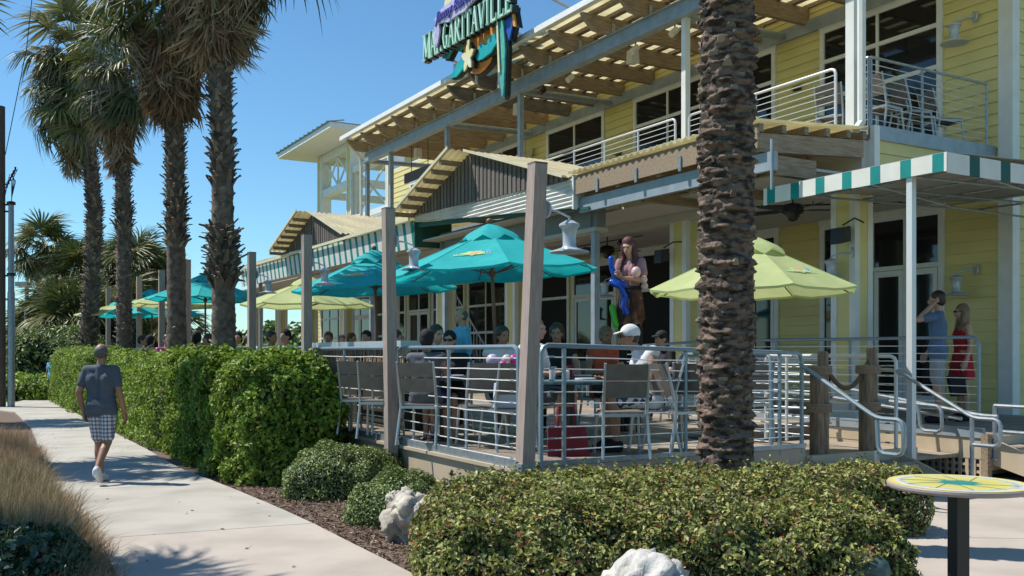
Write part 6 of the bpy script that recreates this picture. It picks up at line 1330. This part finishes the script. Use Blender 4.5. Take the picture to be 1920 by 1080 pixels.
# ================================================================ POLES, WIRES, CAR AT THE LEFT
UPX = at(-1, 700, 28); t = Thing('utility_pole', 'brown timber utility pole at the left picture edge', 'pole', frame=False, loc=(UPX.x, 28, 0))
t.part('shaft', G().lathe([(.17, 0), (.15, 8.9)], n=14), mat('pole_timber', (.13, .10, .085), .85, col2=(.08, .06, .05), scale=8, stretch=(6, 6, .4)), smooth=True)
for z, w in ((6.0, 1.0), (3.9, .9), (5.8, .2)): t.part('standoff_bracket', G().beam((.1, 0, z), (.36 if w > .5 else .3, 0, z), .04, .05), BLACKM)
r = random.Random(4)
for k in range(6): x = .22 + k * .05; z = 6.5 + k * .10; t.part('insulator', G().lathe([(.02, 0), (.035, .02), (.02, .04), (.035, .06), (.02, .08), (.035, .10), (.012, .12)], (x, 0, z), 8), BLACKM)
for k in range(4): t.part('looped_cable', G().tube([(.15, 0, 6.2 + .12 * k), (.3 + .08 * k, 0, 6.9 + .05 * k), (.48 - .04 * k, 0, 6.7), (.36, 0, 6.2), (.34, 0, 5.75)], .012, 5), BLACKM, smooth=True)
t = Thing('steel_pole', 'slender galvanised steel pole beside the timber utility pole', 'pole', frame=False, loc=(at(21, 700, 28).x, 28, 0)); t.part('shaft', G().lathe([(.10, 0), (.10, 3.4), (.085, 3.45), (.075, 6.1)], n=14), GALV, smooth=True); [t.part('clamp', G().lathe([(.12, 0), (.12, .08)], (0, 0, z), 12), BLACKM) for z in (3.9, 6.0)]; t.part('base_plate', G().box(-.2, .2, -.2, .2, 0, .04), GALV)
t = Thing('street_lamp', 'grey street lamp with a box head beyond the path bend', 'lamp', frame=False, loc=(at(50, 700, 42).x, 42, 0)); t.part('base', G().lathe([(.28, 0), (.26, .4), (.2, .5)], n=14), GALV); t.part('shaft', G().lathe([(.11, .5), (.08, 4.6)], n=12), GALV, smooth=True); t.part('lamp_head', G().box(-.42, .12, -.2, .2, 4.55, 4.75), GALV)
for px, Y_, z, lab in ((18, 60, 5.0, 'far lamp arm peeking out beside the steel pole, upper'), (22, 80, 3.2, 'far lamp arm peeking out beside the steel pole, lower')):
    x = (px - 960) / F * Y_; t = Thing('street_lamp', lab, 'lamp', frame=False, loc=(x, Y_, 0), group='far street lamps'); t.part('shaft', G().lathe([(.09, 0), (.07, z - .1)], n=8), GALV); t.part('lamp_head', G().box(-.5, .5, -.12, .12, z - .09, z + .05), GALV)
for pts, lab, r_ in (([at(66, -60, 26), at(50, 90, 27), at(10, 290, 28)], 'thin cable slanting up from the utility pole', .012),):
    single('power_cable', G().tube(pts, r_, 5), BLACKM, lab, 'cable', frame=False, org=tuple(pts[0]), loc=tuple(pts[0]))
for i, (xa, xb) in enumerate(((160, 168), (176, 190), (186, 205), (208, 224), (226, 236))):
    pts = [at(xa, 30, 45), at(xb, -80, 40)]; single('power_cable', G().tube(pts, .03, 5), BLACKM, ['leftmost', 'second', 'third', 'fourth', 'rightmost'][i] + ' of the short cables crossing the top edge above the palms', 'cable', frame=False, org=tuple(pts[0]), loc=tuple(pts[0]))
# parked car far away
p = gnd(72, 685); t = Thing('parked_car', 'silver-blue car parked far beyond the path', 'car', frame=False, loc=(p.x, p.y, 0), rz=.2); CP = mat('car_paint', (.22, .27, .33), .25, .4, coat=.5)
prof = [(-2.1, .35), (2.1, .35), (2.15, .75), (1.3, .92), (.7, 1.40), (-.9, 1.42), (-1.7, .98), (-2.15, .85)]
t.part('body', G().prism([(x, -.85, z) for x, z in prof], (0, 1.7, 0)), CP); t.part('side_window', G().prism([(.95, -.86, .96), (.6, -.86, 1.32), (-.85, -.86, 1.34), (-1.4, -.86, .98)], (0, .01, 0)), GLASS); t.part('side_mirror', G().ell((.85, -.95, 1.0), (.08, .1, .07)), CP)
for x in (-1.3, 1.3):
    for y in (-.86, .78): w = t.part('wheel', G().tube([(x, y, .33), (x, y + .1, .33)], .33, 18), BLACKM); t.part('rim', G().tube([(x, y - .01, .33), (x, y + .0, .33)], .2, 12), GALV, parent=w)
t = Thing('kiosk', 'small dark teal kiosk standing far behind the lamp post', 'kiosk', frame=False, loc=((40 - 960) / F * 75, 75, 0)); t.part('cabin', G().box(-.8, .8, -.5, .5, 0, 2.1), mat('kiosk_teal', (.03, .10, .11), .5)); t.part('roof', G().box(-.95, .95, -.6, .6, 2.1, 2.25), GALV)
